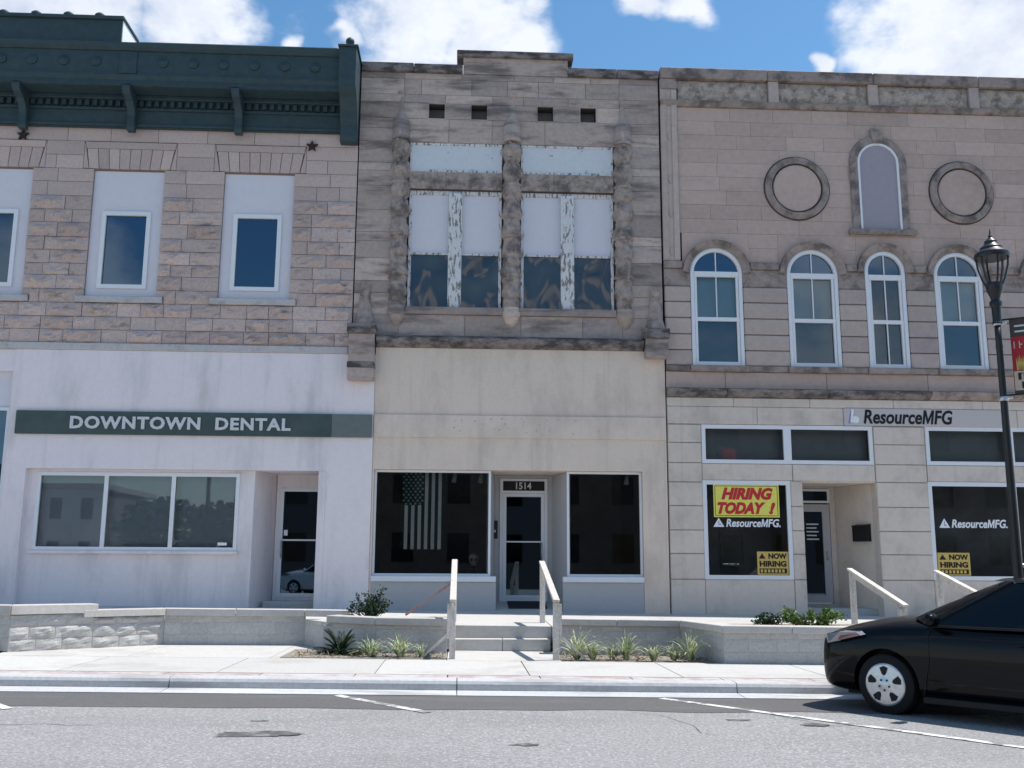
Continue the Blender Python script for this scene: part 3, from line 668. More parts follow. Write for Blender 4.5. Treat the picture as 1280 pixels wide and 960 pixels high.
# white shopfront
SF = wallo('shopfront_wall', -10.62, -2.975, -.1, 5.5, -.03, .28, [(-10.19, -3.94, -.2, 2.955)], M['white'], LB)
wallo('shopfront_wall', LX0, -10.625, -.1, 5.5, .0, .28, [(-13.9, -10.66, .6, 5.03)], M['white'], LB)
box('spandrel_panel', -13.9, -10.66, .10, .16, 4.25, 5.03, M['panel'], LB)
win_rect(LB, -13.9, -10.66, .62, 4.249, .06, .07, M['frame'], M['glass_dark'], 'bay_window', cols=(-12.2,), rows=(3.02, 2.15))
inf = wallo('infill_wall', -10.19, -5.46, .0, 2.954, .10, .26, [(-9.98, -5.77, 1.26, 2.89)], M['white'], LB)
win_rect(LB, -9.98, -5.77, 1.26, 2.89, .08, .075, M['frame'], M['glass'], 'shop_window', cols=(-8.55, -7.15), cw=.085)
box('sill', -10.02, -5.73, .02, .10, 1.19, 1.259, M['white'], LB, .01)
blinds(LB, -9.95, -5.8, 1.3, 2.88, .30, .05).data.materials[0] = surf('grey white blinds', (.55, .58, .66), .7, grain=.05, gscale=5, bump=0)
box('alarm_sticker', -6.17, -5.98, .112, .116, 1.38, 1.44, M['whitelet'], LB)
# rounded entry wall, door, step
m = MB(); pr = None; path = [(-5.46, .10), (-5.44, .16), (-5.40, .30), (-5.30, .60), (-5.22, .86), (-5.17, 1.0), (-5.15, 1.1)]
for (a, b), (c, d) in zip(path, path[1:]): m.poly([(a, b, 0), (c, d, 0), (c, d, 2.954), (a, b, 2.954)])
for (a, b), (c, d) in zip(path, path[1:]): m.poly([(a-.1, b+.02, 0), (c-.1, d+.02, 0), (c-.1, d+.02, 2.954), (a-.1, b+.02, 2.954)])
sharp(m.build('entry_wall', M['white'], LB), 60)
box('entry_soffit', -5.5, -3.94, .1, 1.4, 2.956, 3.1, M['white'], LB)
wallo('door_wall', -5.15, -3.80, 0, 2.955, 1.02, 1.2, [(-5.06, -4.16, .30, 2.66)], M['white'], LB)
dr = win_rect(LB, -5.06, -4.16, .30, 2.66, 1.0, .075, M['frame'], M['glass_dark'], 'door', rows=(1.52,), cw=.035)
MB().tube((-5.0, .96, 1.15), (-5.0, .96, 1.5), .014).tube((-5.0, 1.0, 1.15), (-5.0, .955, 1.15), .012).tube((-5.0, 1.0, 1.5), (-5.0, .955, 1.5), .012).build('handle', M['steel'], dr, True)
box('notice', -4.96, -4.88, 1.03, 1.034, 1.62, 1.74, M['whitelet'], dr)
box('entry_step', -5.25, -3.96, .45, 1.02, 0, .22, M['concrete'], LB, .01)
box('entry_jamb', -4.10, -3.941, -.045, .16, .0, 2.954, M['white'], LB, .01)
SG = thing('sign_board', (-6.73, -.03, 3.67), 'long green grey sign board reading DOWNTOWN DENTAL on the white shopfront', 'sign')
box('board', -10.47, -3.86, -.10, -.034, 3.675, 4.17, M['signgreen'], SG, .006)
box('board_end', -3.86, -3.0, -.094, -.034, 3.675, 4.17, M['signgrey'], SG, .006)
letters('DOWNTOWN  DENTAL', -9.33, -4.72, 3.79, 4.06, -.101, M['letter'], SG, .035, 0, .03, .06)

# ================================================================== MIDDLE: empty shop, number 1514
MD = thing('stone_shop_building', (0, 0, 0), 'grey weathered stone building with carved columns above a plain beige shopfront', 'building')
shell(MD, -3.5, 3.38, 12.1)
wallo('backing_wall', -3.49, 3.37, 5.45, 12.14, .05, .31, [(-2.36, -.22, 6.6, 9.33), (.17, 2.31, 6.6, 9.33)] + [(a, a+.36, 11.04, 11.40) for a in (-1.93, -.96, .56, 1.55)], M['joint'], MD)
def fnM(a, b, za, zb, r): rock(a, b, za, zb, random.choice((.003, .006, .012)), .12, M['mb_stone'], MD, proud=random.uniform(0, .006))
zp = [5.95, 6.42, 6.9, 7.18, 7.70, 8.10, 8.31, 8.83, 9.40, 9.76, 9.95, 10.46, 10.78, 11.03, 11.42, 11.62, 12.0, 12.15]
courses(zp, -3.49, -2.5, [], .9, 1.2, fnM); courses(zp, 2.46, 3.37, [], .9, 1.2, fnM)
vents = [(a, a+.36) for a in (-1.93, -.96, .56, 1.55)]
courses([10.46, 11.03, 11.41, 11.62, 12.0, 12.15], -2.5, 2.46, [(a, b, 11.04, 11.40) for a, b in vents], .7, 1.35, fnM)
courses([5.95, 6.425], -2.5, 2.46, [], .8, 1.5, fnM)
for a, b in ((-2.34, -.235), (.18, 2.30)):
    c = a+(b-a)*random.uniform(.3, .4)
    for p, q in ((a, c), (c, b)): rock(p+.004, q-.004, 9.36, 9.755, .012, .12, M['mb_carved'], MD)
    box('painted_panel', a+.01, b-.01, .03, .08, 9.762, 10.455, M['peel2'], MD)
    for s in ((a+.01, a+.05, 9.762, 10.455), (b-.05, b-.01, 9.762, 10.455), (a+.05, b-.05, 10.40, 10.455), (a+.05, b-.05, 9.762, 9.81)): box('panel_edge', s[0], s[1], .015, .031, s[2], s[3], M['peel'], MD)
    mid = (a+b)/2; zt = 7.85
    w = wallo('double_window', a+.01, b-.01, 6.60, 9.35, .08, .16, [(a+.075, mid-.15, 6.63, zt-.02), (mid+.15, b-.075, 6.63, zt-.02), (a+.075, mid-.15, zt+.02, 9.24), (mid+.15, b-.075, zt+.02, 9.24)], M['peel'], MD)
    box('mullion', mid-.15, mid+.15, .02, .079, 6.605, 9.27, M['peel'], w, .006)
    for p, q in ((a+.07, mid-.148), (mid+.148, b-.07)):
        box('board_panel', p, q, .12, .15, zt+.015, 9.245, M['panel'], w)
        sd = random.random()*40
        m = MB()
        m.grid(lambda u, v, p=p, q=q, sd=sd: (p+(q-p)*u, .125+.034*noise.noise(Vector((u*1.3+sd, v*1.5, sd)))+.006*noise.noise(Vector((u*2.6+sd, v*1.6, 1))), 6.62+(zt-.01-6.62)*v), 36, 44)
        m.build('pane', M['film'], w, True, fix=False)
box('sill', -2.36, 2.32, -.06, .1, 6.43, 6.595, M['mb_stone'], MD, .012)
for a, b in vents:
    v = wallo('vent', a-.03, b+.03, 11.01, 11.43, -.012, .02, [(a, b, 11.04, 11.40)], M['mb_stone'], MD)
    box('duct', a-.02, b+.02, .32, .34, 11.02, 11.42, M['dark_room'], v)
# engaged carved columns with spires and fluted pendants
for cx in (-2.545, -.02, 2.515):
    def er(r, h, t, cx=cx): return r*(1+.17*noise.noise(Vector((math.cos(t)*2.2+cx*9, math.sin(t)*2.2, h*5)))+.12*noise.noise(Vector((math.cos(t)*5+cx*5, math.sin(t)*5, h*11))))
    prof = [(.20, 6.585)]
    z = 6.62
    while z < 10.5: prof.append((.205+.018*math.sin(z*13)-(.03 if (z*2.2) % 1 < .12 else 0), z)); z += .04
    col = MB().lathe(prof+[(.20, 10.53)], (cx, .05, 0), 22, 'Z', er).build('column', M['mb_carved'], MD, True)
    for zz in (7.35, 8.25, 9.46): MB().lathe([(.205, -.03), (.232, -.015), (.232, .02), (.205, .035)], (cx, .05, zz), 22).build('column_ring', M['mb_carved'], col, True)
    sharp(MB().lathe([(.215, 10.50), (.225, 10.56), (.205, 10.6), (.205, 10.92), (.17, 11.0), (.12, 11.06), (.095, 11.15), (.045, 11.60), (.10, 11.63), (.11, 11.67), (.03, 11.70)], (cx, .04, 0), 16, 'Z', lambda r, h, t: r*(1+.05*noise.noise(Vector((t, h*4, cx))))).build('spire', M['mb_stone'], MD), 40)
    sharp(MB().lathe([(.03, 6.13), (.10, 6.19), (.17, 6.30), (.185, 6.40), (.21, 6.42), (.215, 6.50), (.19, 6.53), (.20, 6.60)], (cx, .04, 0), 24, 'Z', lambda r, h, t: r*(1-(.10 if h < 6.4 else 0)*(math.sin(t*6)**2))).build('pendant', M['mb_stone'], MD), 45)
    # carved leaf tufts near the top
    m = MB()
    for k in range(9):
        zz = 9.62+k*.10; s = random.uniform(-.12, .12)
        m.lathe([(.01, 0), (.05, .02), (.03, .06), (.005, .08)], (cx+s, .05-math.sqrt(max(.0, .2**2-s*s))-.005, zz), 6)
    m.build('carved_leaves', M['mb_carved'], col, True)
box('coping', -3.49, -2.30, -.09, .34, 12.155, 12.36, M['mb_ledge'], MD, .015); box('coping', -2.29, -1.17, -.09, .34, 12.155, 12.35, M['mb_ledge'], MD, .015)
box('coping', 1.27, 2.40, -.09, .34, 12.155, 12.355, M['mb_ledge'], MD, .015); box('coping', 2.41, 3.37, -.09, .34, 12.155, 12.35, M['mb_ledge'], MD, .015)
rock(-1.16, 1.26, 12.156, 12.56, .004, .34, M['mb_stone'], MD, proud=.02)
box('parapet_cap', -1.31, 1.39, -.11, .36, 12.562, 12.71, M['mb_ledge'], MD, .015)
# black-crusted ledge and end brackets
MB().prism([(-2.96, .05, 5.67), (-2.96, -.05, 5.67), (-2.96, -.20, 5.80), (-2.96, -.22, 5.86), (-2.96, -.05, 5.945), (-2.96, .05, 5.945)], (5.86, 0, 0), .01).build('ledge', M['mb_ledge'], MD)
for (a, b, zl, zc) in ((-3.56, -2.975, 4.90, -3.24), (2.905, 3.43, 5.49, 3.19)):
    box('bracket_cap', a-.02, b+.02, -.34, .05, 5.92, 6.13, M['mb_ledge'], MD, .012)
    bk = box('bracket', a+.02, b-.01, -.27, -.031, 5.29 if zl < 5.2 else 5.49, 5.918, M['stucco'] if False else M['mb_stone'], MD, .01)
    if zl < 5.2:
        box('bracket_band', a-.0, b-.0, -.285, -.031, 5.17, 5.288, M['mb_ledge'], bk, .01); box('bracket_foot', a+.01, b-.01, -.27, -.031, 4.90, 5.168, M['mb_stone'], bk, .01)
    sharp(MB().lathe([(.26, 6.131), (.25, 6.2), (.20, 6.35), (.16, 6.6), (.13, 6.9), (.12, 7.05), (.14, 7.12), (.05, 7.14)], (zc, .04, 0), 8).build('bell_pedestal', M['mb_carved'], MD), 50)
MB().lathe([(.10, 0), (.10, .1), (.06, .13)], (3.19, .0, 6.99), 14, 'Y').build('boss', M['mb_carved'], MD, True)
# beige shopfront
wallo('shopfront_wall', -2.97, 3.38, -.1, 5.669, -.01, .28, [(-2.93, 2.84, -.2, 3.01)], M['stucco'], MD)
box('sign_band', -2.965, 3.375, -.045, -.012, 3.70, 4.19, M['stucco'], MD, .006)
for k in range(26): MB().lathe([(.018, 0), (.014, .004)], (random.uniform(-1.6, 1.9), -.045, random.uniform(3.78, 4.12)), 6, 'Y').build('anchor_hole', M['lb_stone'], MD)
def bulkhead(pts, ya, xr):
    pass
for a, b in ((-2.929, -.31), (1.11, 2.839)):
    box('bulkhead', a, b, .0, .2, -.05, .65, M['bulk'], MD, .006); box('sill', a, b+(.0), -.05, .22, .652, .77, M['frame'], MD, .01)
win_rect(MD, -2.925, -.43, .771, 3.005, .08, .05, M['frame'], M['glass'], 'display_window')
win_rect(MD, 1.21, 2.835, .771, 3.005, .08, .05, M['frame'], M['glass'], 'display_window')
# splayed entry: walls, ceiling, floor, door
for (x0, y0, x1, y1) in ((-.43, .15, -.30, 1.2), (1.21, .15, .98, 1.2)):
    s = 1 if x0 > 0 else -1
    MB().prism([(x0, y0, 0), (x1, y1, 0), (x1+s*.08, y1, 0), (x0+s*.08, y0, 0)], (0, 0, 3.0)).build('entry_wall', M['bulk'], MD)
MB().prism([(-.31, .2, -.02), (1.11, .2, -.02), (1.11, .15, .05), (1.0, 1.35, .22), (-.3, 1.35, .22), (-.31, .15, .05)][0:0] or [(-.42, .02, -.1), (-.42, .02, .06), (-.42, 1.35, .24), (-.42, 1.35, -.1)], (1.63, 0, 0)).build('entry_floor', M['concrete'], MD)
box('entry_soffit', -.5, 1.3, .1, 1.4, 3.006, 3.1, M['stucco'], MD)
wallo('door_wall', -.38, 1.06, 0, 3.0, 1.2, 1.32, [(-.19, .88, .2, 2.93)], M['bulk'], MD)
dm = win_rect(MD, -.12, .815, .27, 2.60, 1.19, .075, M['frame'], M['glass_dark'], 'door', rows=(1.52,), cw=.03)
wallo('door_frame', -.19, .88, .2, 2.93, 1.175, 1.28, [(-.125, .82, .265, 2.605), (-.125, .82, 2.66, 2.88)], M['frame'], MD)
tr = box('transom', -.125, .82, 1.215, 1.225, 2.66, 2.88, M['black'], MD)
text('house_number', '1514', .17, .52, 2.695, 2.85, 1.214, M['letter'], tr, .02)
MB().tube((.75, 1.14, 1.1), (.75, 1.14, 1.5), .013).tube((.75, 1.19, 1.1), (.75, 1.135, 1.1), .011).tube((.75, 1.19, 1.5), (.75, 1.135, 1.5), .011).build('handle', M['steel'], dm, True)
ic = thing('intercom', (-.33, .6, 1.7), 'small black intercom box beside the 1514 shop door', 'intercom')
MB().box(-.385, -.245, .98, 1.06, 1.58, 1.98, .008).build('case', M['trim'], ic); box('button', -.34, -.29, .97, .979, 1.72, 1.77, M['steel'], ic)
fm = MB().prism([(-.02, .25, .10), (.80, .25, .10), (.80, 1.05, .21), (-.02, 1.05, .21)], (0, 0, .015)).build('door_mat', M['mat'], None); tag(fm, 'dark mat on the sloping floor before the 1514 shop door', 'mat')
# flag hanging inside the left display window
FL = thing('flag', (-1.9, .38, 1.35), 'black and white striped flag hung upright inside the 1514 shop window', 'flag')
def fy(x, z): return .38+.025*math.sin(x*9+z*1.3)+.015*math.sin(x*17-z*2)
fx0, fx1, fz0, fz1 = -2.36, -1.42, 1.33, 2.98
sw = (fx1-fx0)/13
for k in range(13):
    a, b = fx0+k*sw, fx0+(k+1)*sw; zt = fz1 if k > 6 else 2.27
    MB().grid(lambda u, v, a=a, b=b, zt=zt: (a+(b-a)*u, fy(a+(b-a)*u, fz0+(zt-fz0)*v), fz0+(zt-fz0)*v), 2, 14).build('stripe', M['flagpale'] if k % 2 else M['flagdark'], FL, True)
un = MB().grid(lambda u, v: (fx0+7*sw*u, fy(fx0+7*sw*u, 2.27+(fz1-2.27)*v), 2.27+(fz1-2.27)*v), 12, 8).build('union', M['flagdark'], FL, True)
for r in range(11):
    for c in range(5 if r % 2 else 4):
        x = fx0+7*sw*((c+.5)/5 if r % 2 else (c+1)/5); z = 2.27+(fz1-2.27)*(r+.5)/11; y = fy(x, z)-.01; pts = []
        for k in range(10):
            rr = .040 if k % 2 == 0 else .017; t = math.pi/2+k*math.pi/5; pts.append((x+rr*math.cos(t), y, z+rr*math.sin(t)))
        MB().poly(pts).build('star', M['flagstar'], un)
# small skull ornament and ceiling spots inside
SK = thing('skull_ornament', (-.78, .7, .78), 'small bone coloured skull ornament inside the 1514 shop window', 'ornament')
def skf(r, h, t):
    f = 1
    if math.sin(t) < -.3 and .10 < h < .17 and .15 < abs(math.cos(t)) < .75: f = .72
    if h < .07: f *= .85
    return r*f
MB().lathe([(.05, 0), (.065, .02), (.07, .05), (.075, .08), (.095, .11), (.105, .15), (.105, .19), (.09, .235), (.055, .265), (.01, .275)], (-.78, .7, .98), 20, 'Z', skf).build('skull', M['bone'], SK, True)
for q in (-.04, .04): MB().lathe([(.005, -.02), (.026, -.012), (.03, 0), (.026, .012), (.005, .02)], (-.78+q, .61, 1.115), 10, 'Y').build('eye_socket', M['black'], SK, True)
MB().prism([(-.795, .612, 1.06), (-.765, .612, 1.06), (-.78, .608, 1.09)], (0, .03, 0)).build('nose_hole', M['black'], SK)
MB().lathe([(.10, 0), (.10, .03), (.05, .06), (.045, .16), (.06, .20)], (-.78, .7, .78), 12).build('stand', M['trim'], SK)
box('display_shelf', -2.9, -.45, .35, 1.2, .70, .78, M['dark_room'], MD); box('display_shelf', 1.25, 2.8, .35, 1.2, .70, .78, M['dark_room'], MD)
for i, (x, z, s) in enumerate(((-1.21, 2.93, 'nearest the flag'), (-.62, 2.92, 'nearest the entry'), (2.66, 2.92, 'in the right-hand display window'))):
    sp = thing('ceiling_spotlight', (x, .9, z), 'white ceiling spotlight '+s+' of the 1514 shop', 'spotlight', 'spotlights in the 1514 shop')
    MB().tube((x, .9, z+.06), (x-.03, .86, z-.12), .045, .055, 12).build('shade', M['whitelet'], sp, True); MB().tube((x, .9, z+.06), (x, .9, z+.30), .012).build('stem', M['whitelet'], sp, True)
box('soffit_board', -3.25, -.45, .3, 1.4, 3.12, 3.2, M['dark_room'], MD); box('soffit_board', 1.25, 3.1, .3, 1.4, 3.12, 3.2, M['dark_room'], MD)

# ================================================================== RIGHT: staffing office
RB = thing('arched_window_building', (8.5, 0, 0), 'grey pink stone building with arched white windows over a staffing office', 'building')
RX1 = 13.6
shell(RB, 3.4, RX1, 12.0)
AW = [(4.60, .595), (6.80, .59), (8.48, .47), (10.18, .565), (12.36, .595)]   # centre, half width
ZS = {.595: 7.50, .59: 7.51, .47: 7.63, .565: 7.54}                           # spring line
wallo('backing_wall', 3.41, RX1-.01, 4.67, 12.16, .05, .31, [(c-h, c+h, 5.38, 8.11) for c, h in AW], M['joint'], RB)
holesU = [(c-h-.17, c+h+.17, 7.60, 8.37) for c, h in AW]
zu = [7.765+.339*i for i in range(12)]; zu[-1] = 11.49
def fnU(a, b, za, zb, r): rock(a, b, za, zb, .0025, .12, M['rb_stone'], RB, proud=random.uniform(0, .003))
courses(zu, 3.80, 13.17, [(h[0], h[1], 7.6, 8.43) for h in holesU], .75, 1.5, fnU, .0055)
# impost band between the arches and grooved piers below
hw = [(c-h, c+h, 5.0, 8.2) for c, h in AW]
courses([7.19, 7.60], 3.41, RX1-.01, hw, 5, 9, lambda a, b, za, zb, r: box('impost_block', a, b, -.01, .11, za, zb, M['rb_trim'], RB, .012), .006)
courses([7.60, 7.762], 3.41, RX1-.01, [(h[0], h[1], 7.6, 8.4) for h in holesU], 5, 9, lambda a, b, za, zb, r: box('impost_moulding', a, b, -.07, .11, za, zb, M['rb_trim'], RB, .02), .004)
courses([5.37, 5.73, 6.09, 6.46, 6.83, 7.19], 3.41, RX1-.01, hw, 5, 9, lambda a, b, za, zb, r: box('rusticated_block', a, b, -.03, .11, za, zb, M['rb_rust'], RB, .022), .016)
for c, h in AW:
    zs = ZS[h]; ro = h+.17
    # spandrel: from the arch out to the square corner
    m = MB(); K = 20
    for (ra, yf, yb, nm) in ((h, -.005, .11, 'spandrel'),):
        tcn = math.atan2(8.441-zs, ro)
        TT = sorted({math.pi*k/K for k in range(K+1)} | {tcn, math.pi-tcn})
        for t0, t1 in zip(TT, TT[1:]):
            def outer(t):
                x, z = math.cos(t), math.sin(t); s = 1/max(abs(x)/ro, z/(8.441-zs) if z > 0 else 0); return (c+x*s, zs+z*s)
            i0, i1 = (c+h*math.cos(t0), zs+h*math.sin(t0)), (c+h*math.cos(t1), zs+h*math.sin(t1)); o0, o1 = outer(t0), outer(t1)
            m.poly([(i0[0], yf, i0[1]), (o0[0], yf, o0[1]), (o1[0], yf, o1[1]), (i1[0], yf, i1[1])]); m.poly([(i0[0], yf, i0[1]), (i1[0], yf, i1[1]), (i1[0], yb, i1[1]), (i0[0], yb, i0[1])])
        bmesh.ops.remove_doubles(m.bm, verts=m.bm.verts, dist=1e-4)
        m.build('spandrel', M['rb_stone'], RB)
    if zs > 7.61: 
        for s in (-1, 1): box('spandrel_leg', c+s*(h+.003), c+s*ro, -.004, .11, 7.601, zs-.001, M['rb_stone'], RB)
    # hood mould
    def ring(name, mat, prof, parent, legs=None, K=28, t0=0, t1=math.pi):
        """prof [(dr, y)] swept round the arch"""
        m = MB(); rs = []
        P = [(t0+(t1-t0)*k/K) for k in range(K+1)]
        for t in P: rs.append([m.bm.verts.new((c+(h+dr)*math.cos(t), y, zs+(h+dr)*math.sin(t))) for dr, y in prof])
        if legs is not None:
            rs.insert(0, [m.bm.verts.new((c+(h+dr), y, legs)) for dr, y in prof]); rs.append([m.bm.verts.new((c-(h+dr), y, legs)) for dr, y in prof])
        n = len(prof)
        for a, b in zip(rs, rs[1:]):
            for i in range(n): m.bm.faces.new((a[i], a[(i+1) % n], b[(i+1) % n], b[i]))
        m.bm.faces.new(rs[0]); m.bm.faces.new(list(reversed(rs[-1])))
        return sharp(m.build(name, mat, parent), 40)
    ring('hood_mould', M['rb_trim'], [(.012, -.004), (.012, -.03), (.06, -.05), (.10, -.10), (.165, -.115), (.175, -.004)], RB, 7.602)
    # white timber frame with a round head
    w = ring('arched_window', M['frame'], [(-.005, .11), (-.005, .0), (-.03, -.012), (-.085, .0), (-.095, .11)], RB, 5.385)
    box('bottom_rail', c-h+.09, c+h-.09, .012, .10, 5.386, 5.47, M['frame'], w); box('transom_bar', c-h+.09, c+h-.09, -.005, .10, 7.42, 7.54, M['frame'], w)
    box('meeting_rail', c-h+.09, c+h-.09, .012, .10, 6.40, 6.485, M['frame'], w)
    for s in (-1, 1): box('stile', c+s*(h-.095), c+s*(h-.15), .02, .10, 5.47, 7.42, M['frame'], w)
    box('muntin', c-.012, c+.012, .03, .06, 6.485, 7.42, M['frame'], w); box('muntin', c-.012, c+.012, .03, .06, 7.54, zs+h-.09, M['frame'], w)
    if h < .5: box('muntin', c-.012, c+.012, .03, .06, 5.47, 6.40, M['frame'], w)
    box('pane', c-h+.14, c+h-.14, .065, .071, 6.48, 7.43, M['glass'], w); box('pane', c-h+.14, c+h-.14, .075, .081, 5.46, 6.41, M['screen'], w)
    pts = [(c+(h-.085)*math.cos(math.pi*k/20), .065, zs+(h-.085)*math.sin(math.pi*k/20)) for k in range(21)]
    pts = [(c+h-.085, .065, 7.53)]+pts+[(c-h+.085, .065, 7.53)]
    MB().prism(pts, (0, .006, 0)).build('pane', M['glass_dark'], w)
    if h > .5: blinds(RB, c-h+.03, c+h-.03, 5.40, 7.46, .20, .03)
    box('sill', c-h-.06, c+h+.06, -.11, .02, 5.235, 5.368, M['rb_trim'], RB, .012)
cuts = [3.41]+[x for c, h in AW for x in (c-h-.065, c+h+.065)]+[RX1-.01]
for a, b in list(zip(cuts, cuts[1:]))[0::2]: box('sill_course', a, b, -.06, .05, 5.24, 5.366, M['rb_trim'], RB, .01)
for a, b in ((3.41, 4.72), (4.73, 7.0), (7.01, 9.3), (9.31, 11.6), (11.61, 13.59)):
    box('plain_course', a, b, -.01, .08, 4.87, 5.233, M['rb_stone'], RB, .006)
    MB().prism([(a, .05, 4.665), (a, -.04, 4.665), (a, -.17, 4.76), (a, -.19, 4.83), (a, -.04, 4.868), (a, .05, 4.868)], (b-a, 0, 0), .008).build('ledge_stone', M['mb_ledge'] if a < 8 else M['rb_trim'], RB)
# frieze, coping, corner pilasters
MB().prism([(3.41, .05, 11.49), (3.41, -.05, 11.50), (3.41, -.10, 11.60), (3.41, -.10, 11.625), (3.41, .05, 11.625)], (RX1-3.42, 0, 0)).build('frieze_moulding', M['rb_trim'], RB)
px = [3.82, 5.96, 8.33, 10.76, 13.15]
for a, b in zip(px, px[1:]):
    a2 = a+(.25 if a > 4 else 0)
    u0_, u1_, sd_ = a2+.01, b-.01, random.random()*30
    def carve(u, v):
        e = min(1, 8*min(u, 1-u))*min(1, 4*min(v, 1-v)); x_ = u0_+(u1_-u0_)*u; z_ = 11.63+.53*v
        return (x_, .02-e*(.05+.075*noise.noise(Vector((x_*4.5, z_*6, sd_)))+.05*noise.noise(Vector((x_*11, z_*13, sd_)))), z_)
    MB().grid(carve, 34, 9).build('frieze_panel', M['rb_carved'], RB, True, fix=False)
    if b < 13: box('frieze_pier', b, b+.24, -.07, .05, 11.63, 12.165, M['rb_rust'], RB, .01)
for a, b in ((3.41, 5.93), (5.94, 8.45), (8.46, 10.98), (10.99, 13.58)): box('coping', a, b, -.12, .34, 12.17, 12.43, M['rb_trim'], RB, .02)
for a in (3.41, 13.17):
    p = box('corner_pilaster', a, a+.38, -.03, .05, 7.765, 12.165, M['rb_rust'], RB, .008)
    for s in (a+.0, a+.25): box('pilaster_fillet', s, s+.13, -.055, -.031, 7.78, 11.9, M['rb_rust'], p, .008)
    for z in (8.0, 8.9, 9.7, 10.75):
        MB().prism([(a+.19, -.05, z-.12), (a+.24, -.05, z), (a+.19, -.05, z+.12), (a+.14, -.05, z)], (0, .02, 0)).build('diamond_boss', M['rb_rust'], p)
    box('pilaster_capital', a-.0, a+.40, -.075, -.031, 11.92, 12.165, M['rb_trim'], p, .015)
# round medallions and the blind arched niche
for cx, cz in ((6.54, 9.56), (10.41, 9.55)):
    MB().lathe([(.775, 0), (.775, .012), (.02, .013)], (cx, .0, cz), 44, 'Y').build('medallion_joint', M['joint'], RB)
    sharp(MB().lathe([(.745, .0), (.745, .05), (.71, .085), (.66, .075), (.62, .09), (.595, .07), (.595, .0)], (cx, .0, cz), 44, 'Y').build('medallion', M['rb_trim'], RB), 40)
    MB().lathe([(.555, .0), (.555, .04), (.54, .05), (.02, .05)], (cx, .0, cz), 44, 'Y').build('medallion_disc', M['rb_stone'], RB)
c, h, zs = 8.47, .455, 10.22
ring('niche_surround', M['rb_trim'], [(.035, -.003), (.035, -.05), (.11, -.07), (.2, -.055), (.225, -.003)], RB, 8.60)
ring('niche_bead', M['frame'], [(-.02, -.003), (-.02, -.05), (.03, -.05), (.03, -.003)], RB, 8.60)
pts = [(c+(h-.0)*math.cos(math.pi*k/24), -.018, zs+h*math.sin(math.pi*k/24)) for k in range(25)]
MB().prism([(c+h, -.018, 8.60)]+pts+[(c-h, -.018, 8.60)], (0, .03, 0)).build('niche_panel', M['panel'], RB).data.materials[0] = surf('lavender grey niche board', (.36, .325, .36), .8, grain=.05, gscale=8, bump=.08)
MB().prism([(c-.10, -.10, 10.70), (c+.10, -.10, 10.70), (c+.16, -.10, 11.05), (c-.16, -.10, 11.05)], (0, .1, 0), .012).build('keystone', M['rb_trim'], RB)
box('niche_sill', 7.69, 9.27, -.12, .0, 8.475, 8.598, M['rb_trim'], RB, .015)
# shopfront of the staffing office
SH = [(4.16, 7.97, 3.21, 4.06), (4.15, 6.08, .73, 2.84), (6.35, 7.99, -.2, 2.815), (9.16, 12.99, 3.22, 4.07), (9.14, 12.99, .73, 2.85)]
wallo('shopfront_core', 3.41, RX1-.01, -.2, 4.66, .03, .28, SH, M['rb_shop'], RB)
hs = [(a, b, c0, d0) for a, b, c0, d0 in SH]
def fnS(a, b, za, zb, r): box('shopfront_block', a, b, -.02, .029, za, zb, M['rb_shop'], RB, .014)
courses([-.1, .73, 1.27, 1.77, 2.29, 2.80, 3.22, 3.66, 4.06], 3.41, 4.15, [], 5, 9, fnS, .012)
courses([-.1, .73, 1.27, 1.77, 2.29, 2.84], 6.08, 6.35, [], 5, 9, fnS, .012)
courses([-.1, .73, 1.27, 1.77, 2.29, 2.83, 3.22, 3.66, 4.06], 7.99, 9.14, [], 5, 9, fnS, .012)
courses([-.1, .73, 1.27, 1.77, 2.29, 2.80, 3.22, 3.66, 4.06], 12.99, 13.59, [], 5, 9, fnS, .012)
courses([4.07, 4.46, 4.66], 3.41, 13.59, [], 1.6, 2.3, fnS, .006)
for a, b, z0, z1 in ((4.15, 6.08, -.1, .72), (9.14, 12.99, -.1, .72), (4.15, 6.14, 2.85, 3.20), (6.15, 7.98, 2.845, 3.20), (9.15, 12.98, 2.86, 3.21)): box('shopfront_panel', a+.004, b-.004, -.006, .029, z0, z1, M['rb_shop'], RB, .008)
win_rect(RB, 4.16, 7.97, 3.21, 4.06, .0, .085, M['frame'], M['glass'], 'transom_window', cols=(6.06,), cw=.17)
win_rect(RB, 9.16, 12.99, 3.22, 4.07, .0, .085, M['frame'], M['glass'], 'transom_window', cols=(11.07,), cw=.17)
win_rect(RB, 4.15, 6.08, .73, 2.84, .0, .09, M['frame'], M['glass'], 'shop_window')
win_rect(RB, 9.14, 12.99, .73, 2.85, .0, .09, M['frame'], M['glass'], 'shop_window', cols=(11.06,), cw=.14)
# upright grey boards added close behind the transoms to lighten the panes
for a, b in ((4.2, 7.95), (9.2, 12.95)): box('added_transom_back', a, b, .30, .34, 2.9, 4.5, M['bulk'], RB)
for a, b in ((4.2, 6.05), (9.2, 12.95)): box('window_back', a, b, 1.4, 1.46, .06, 3.0, M['dark_room'], RB)
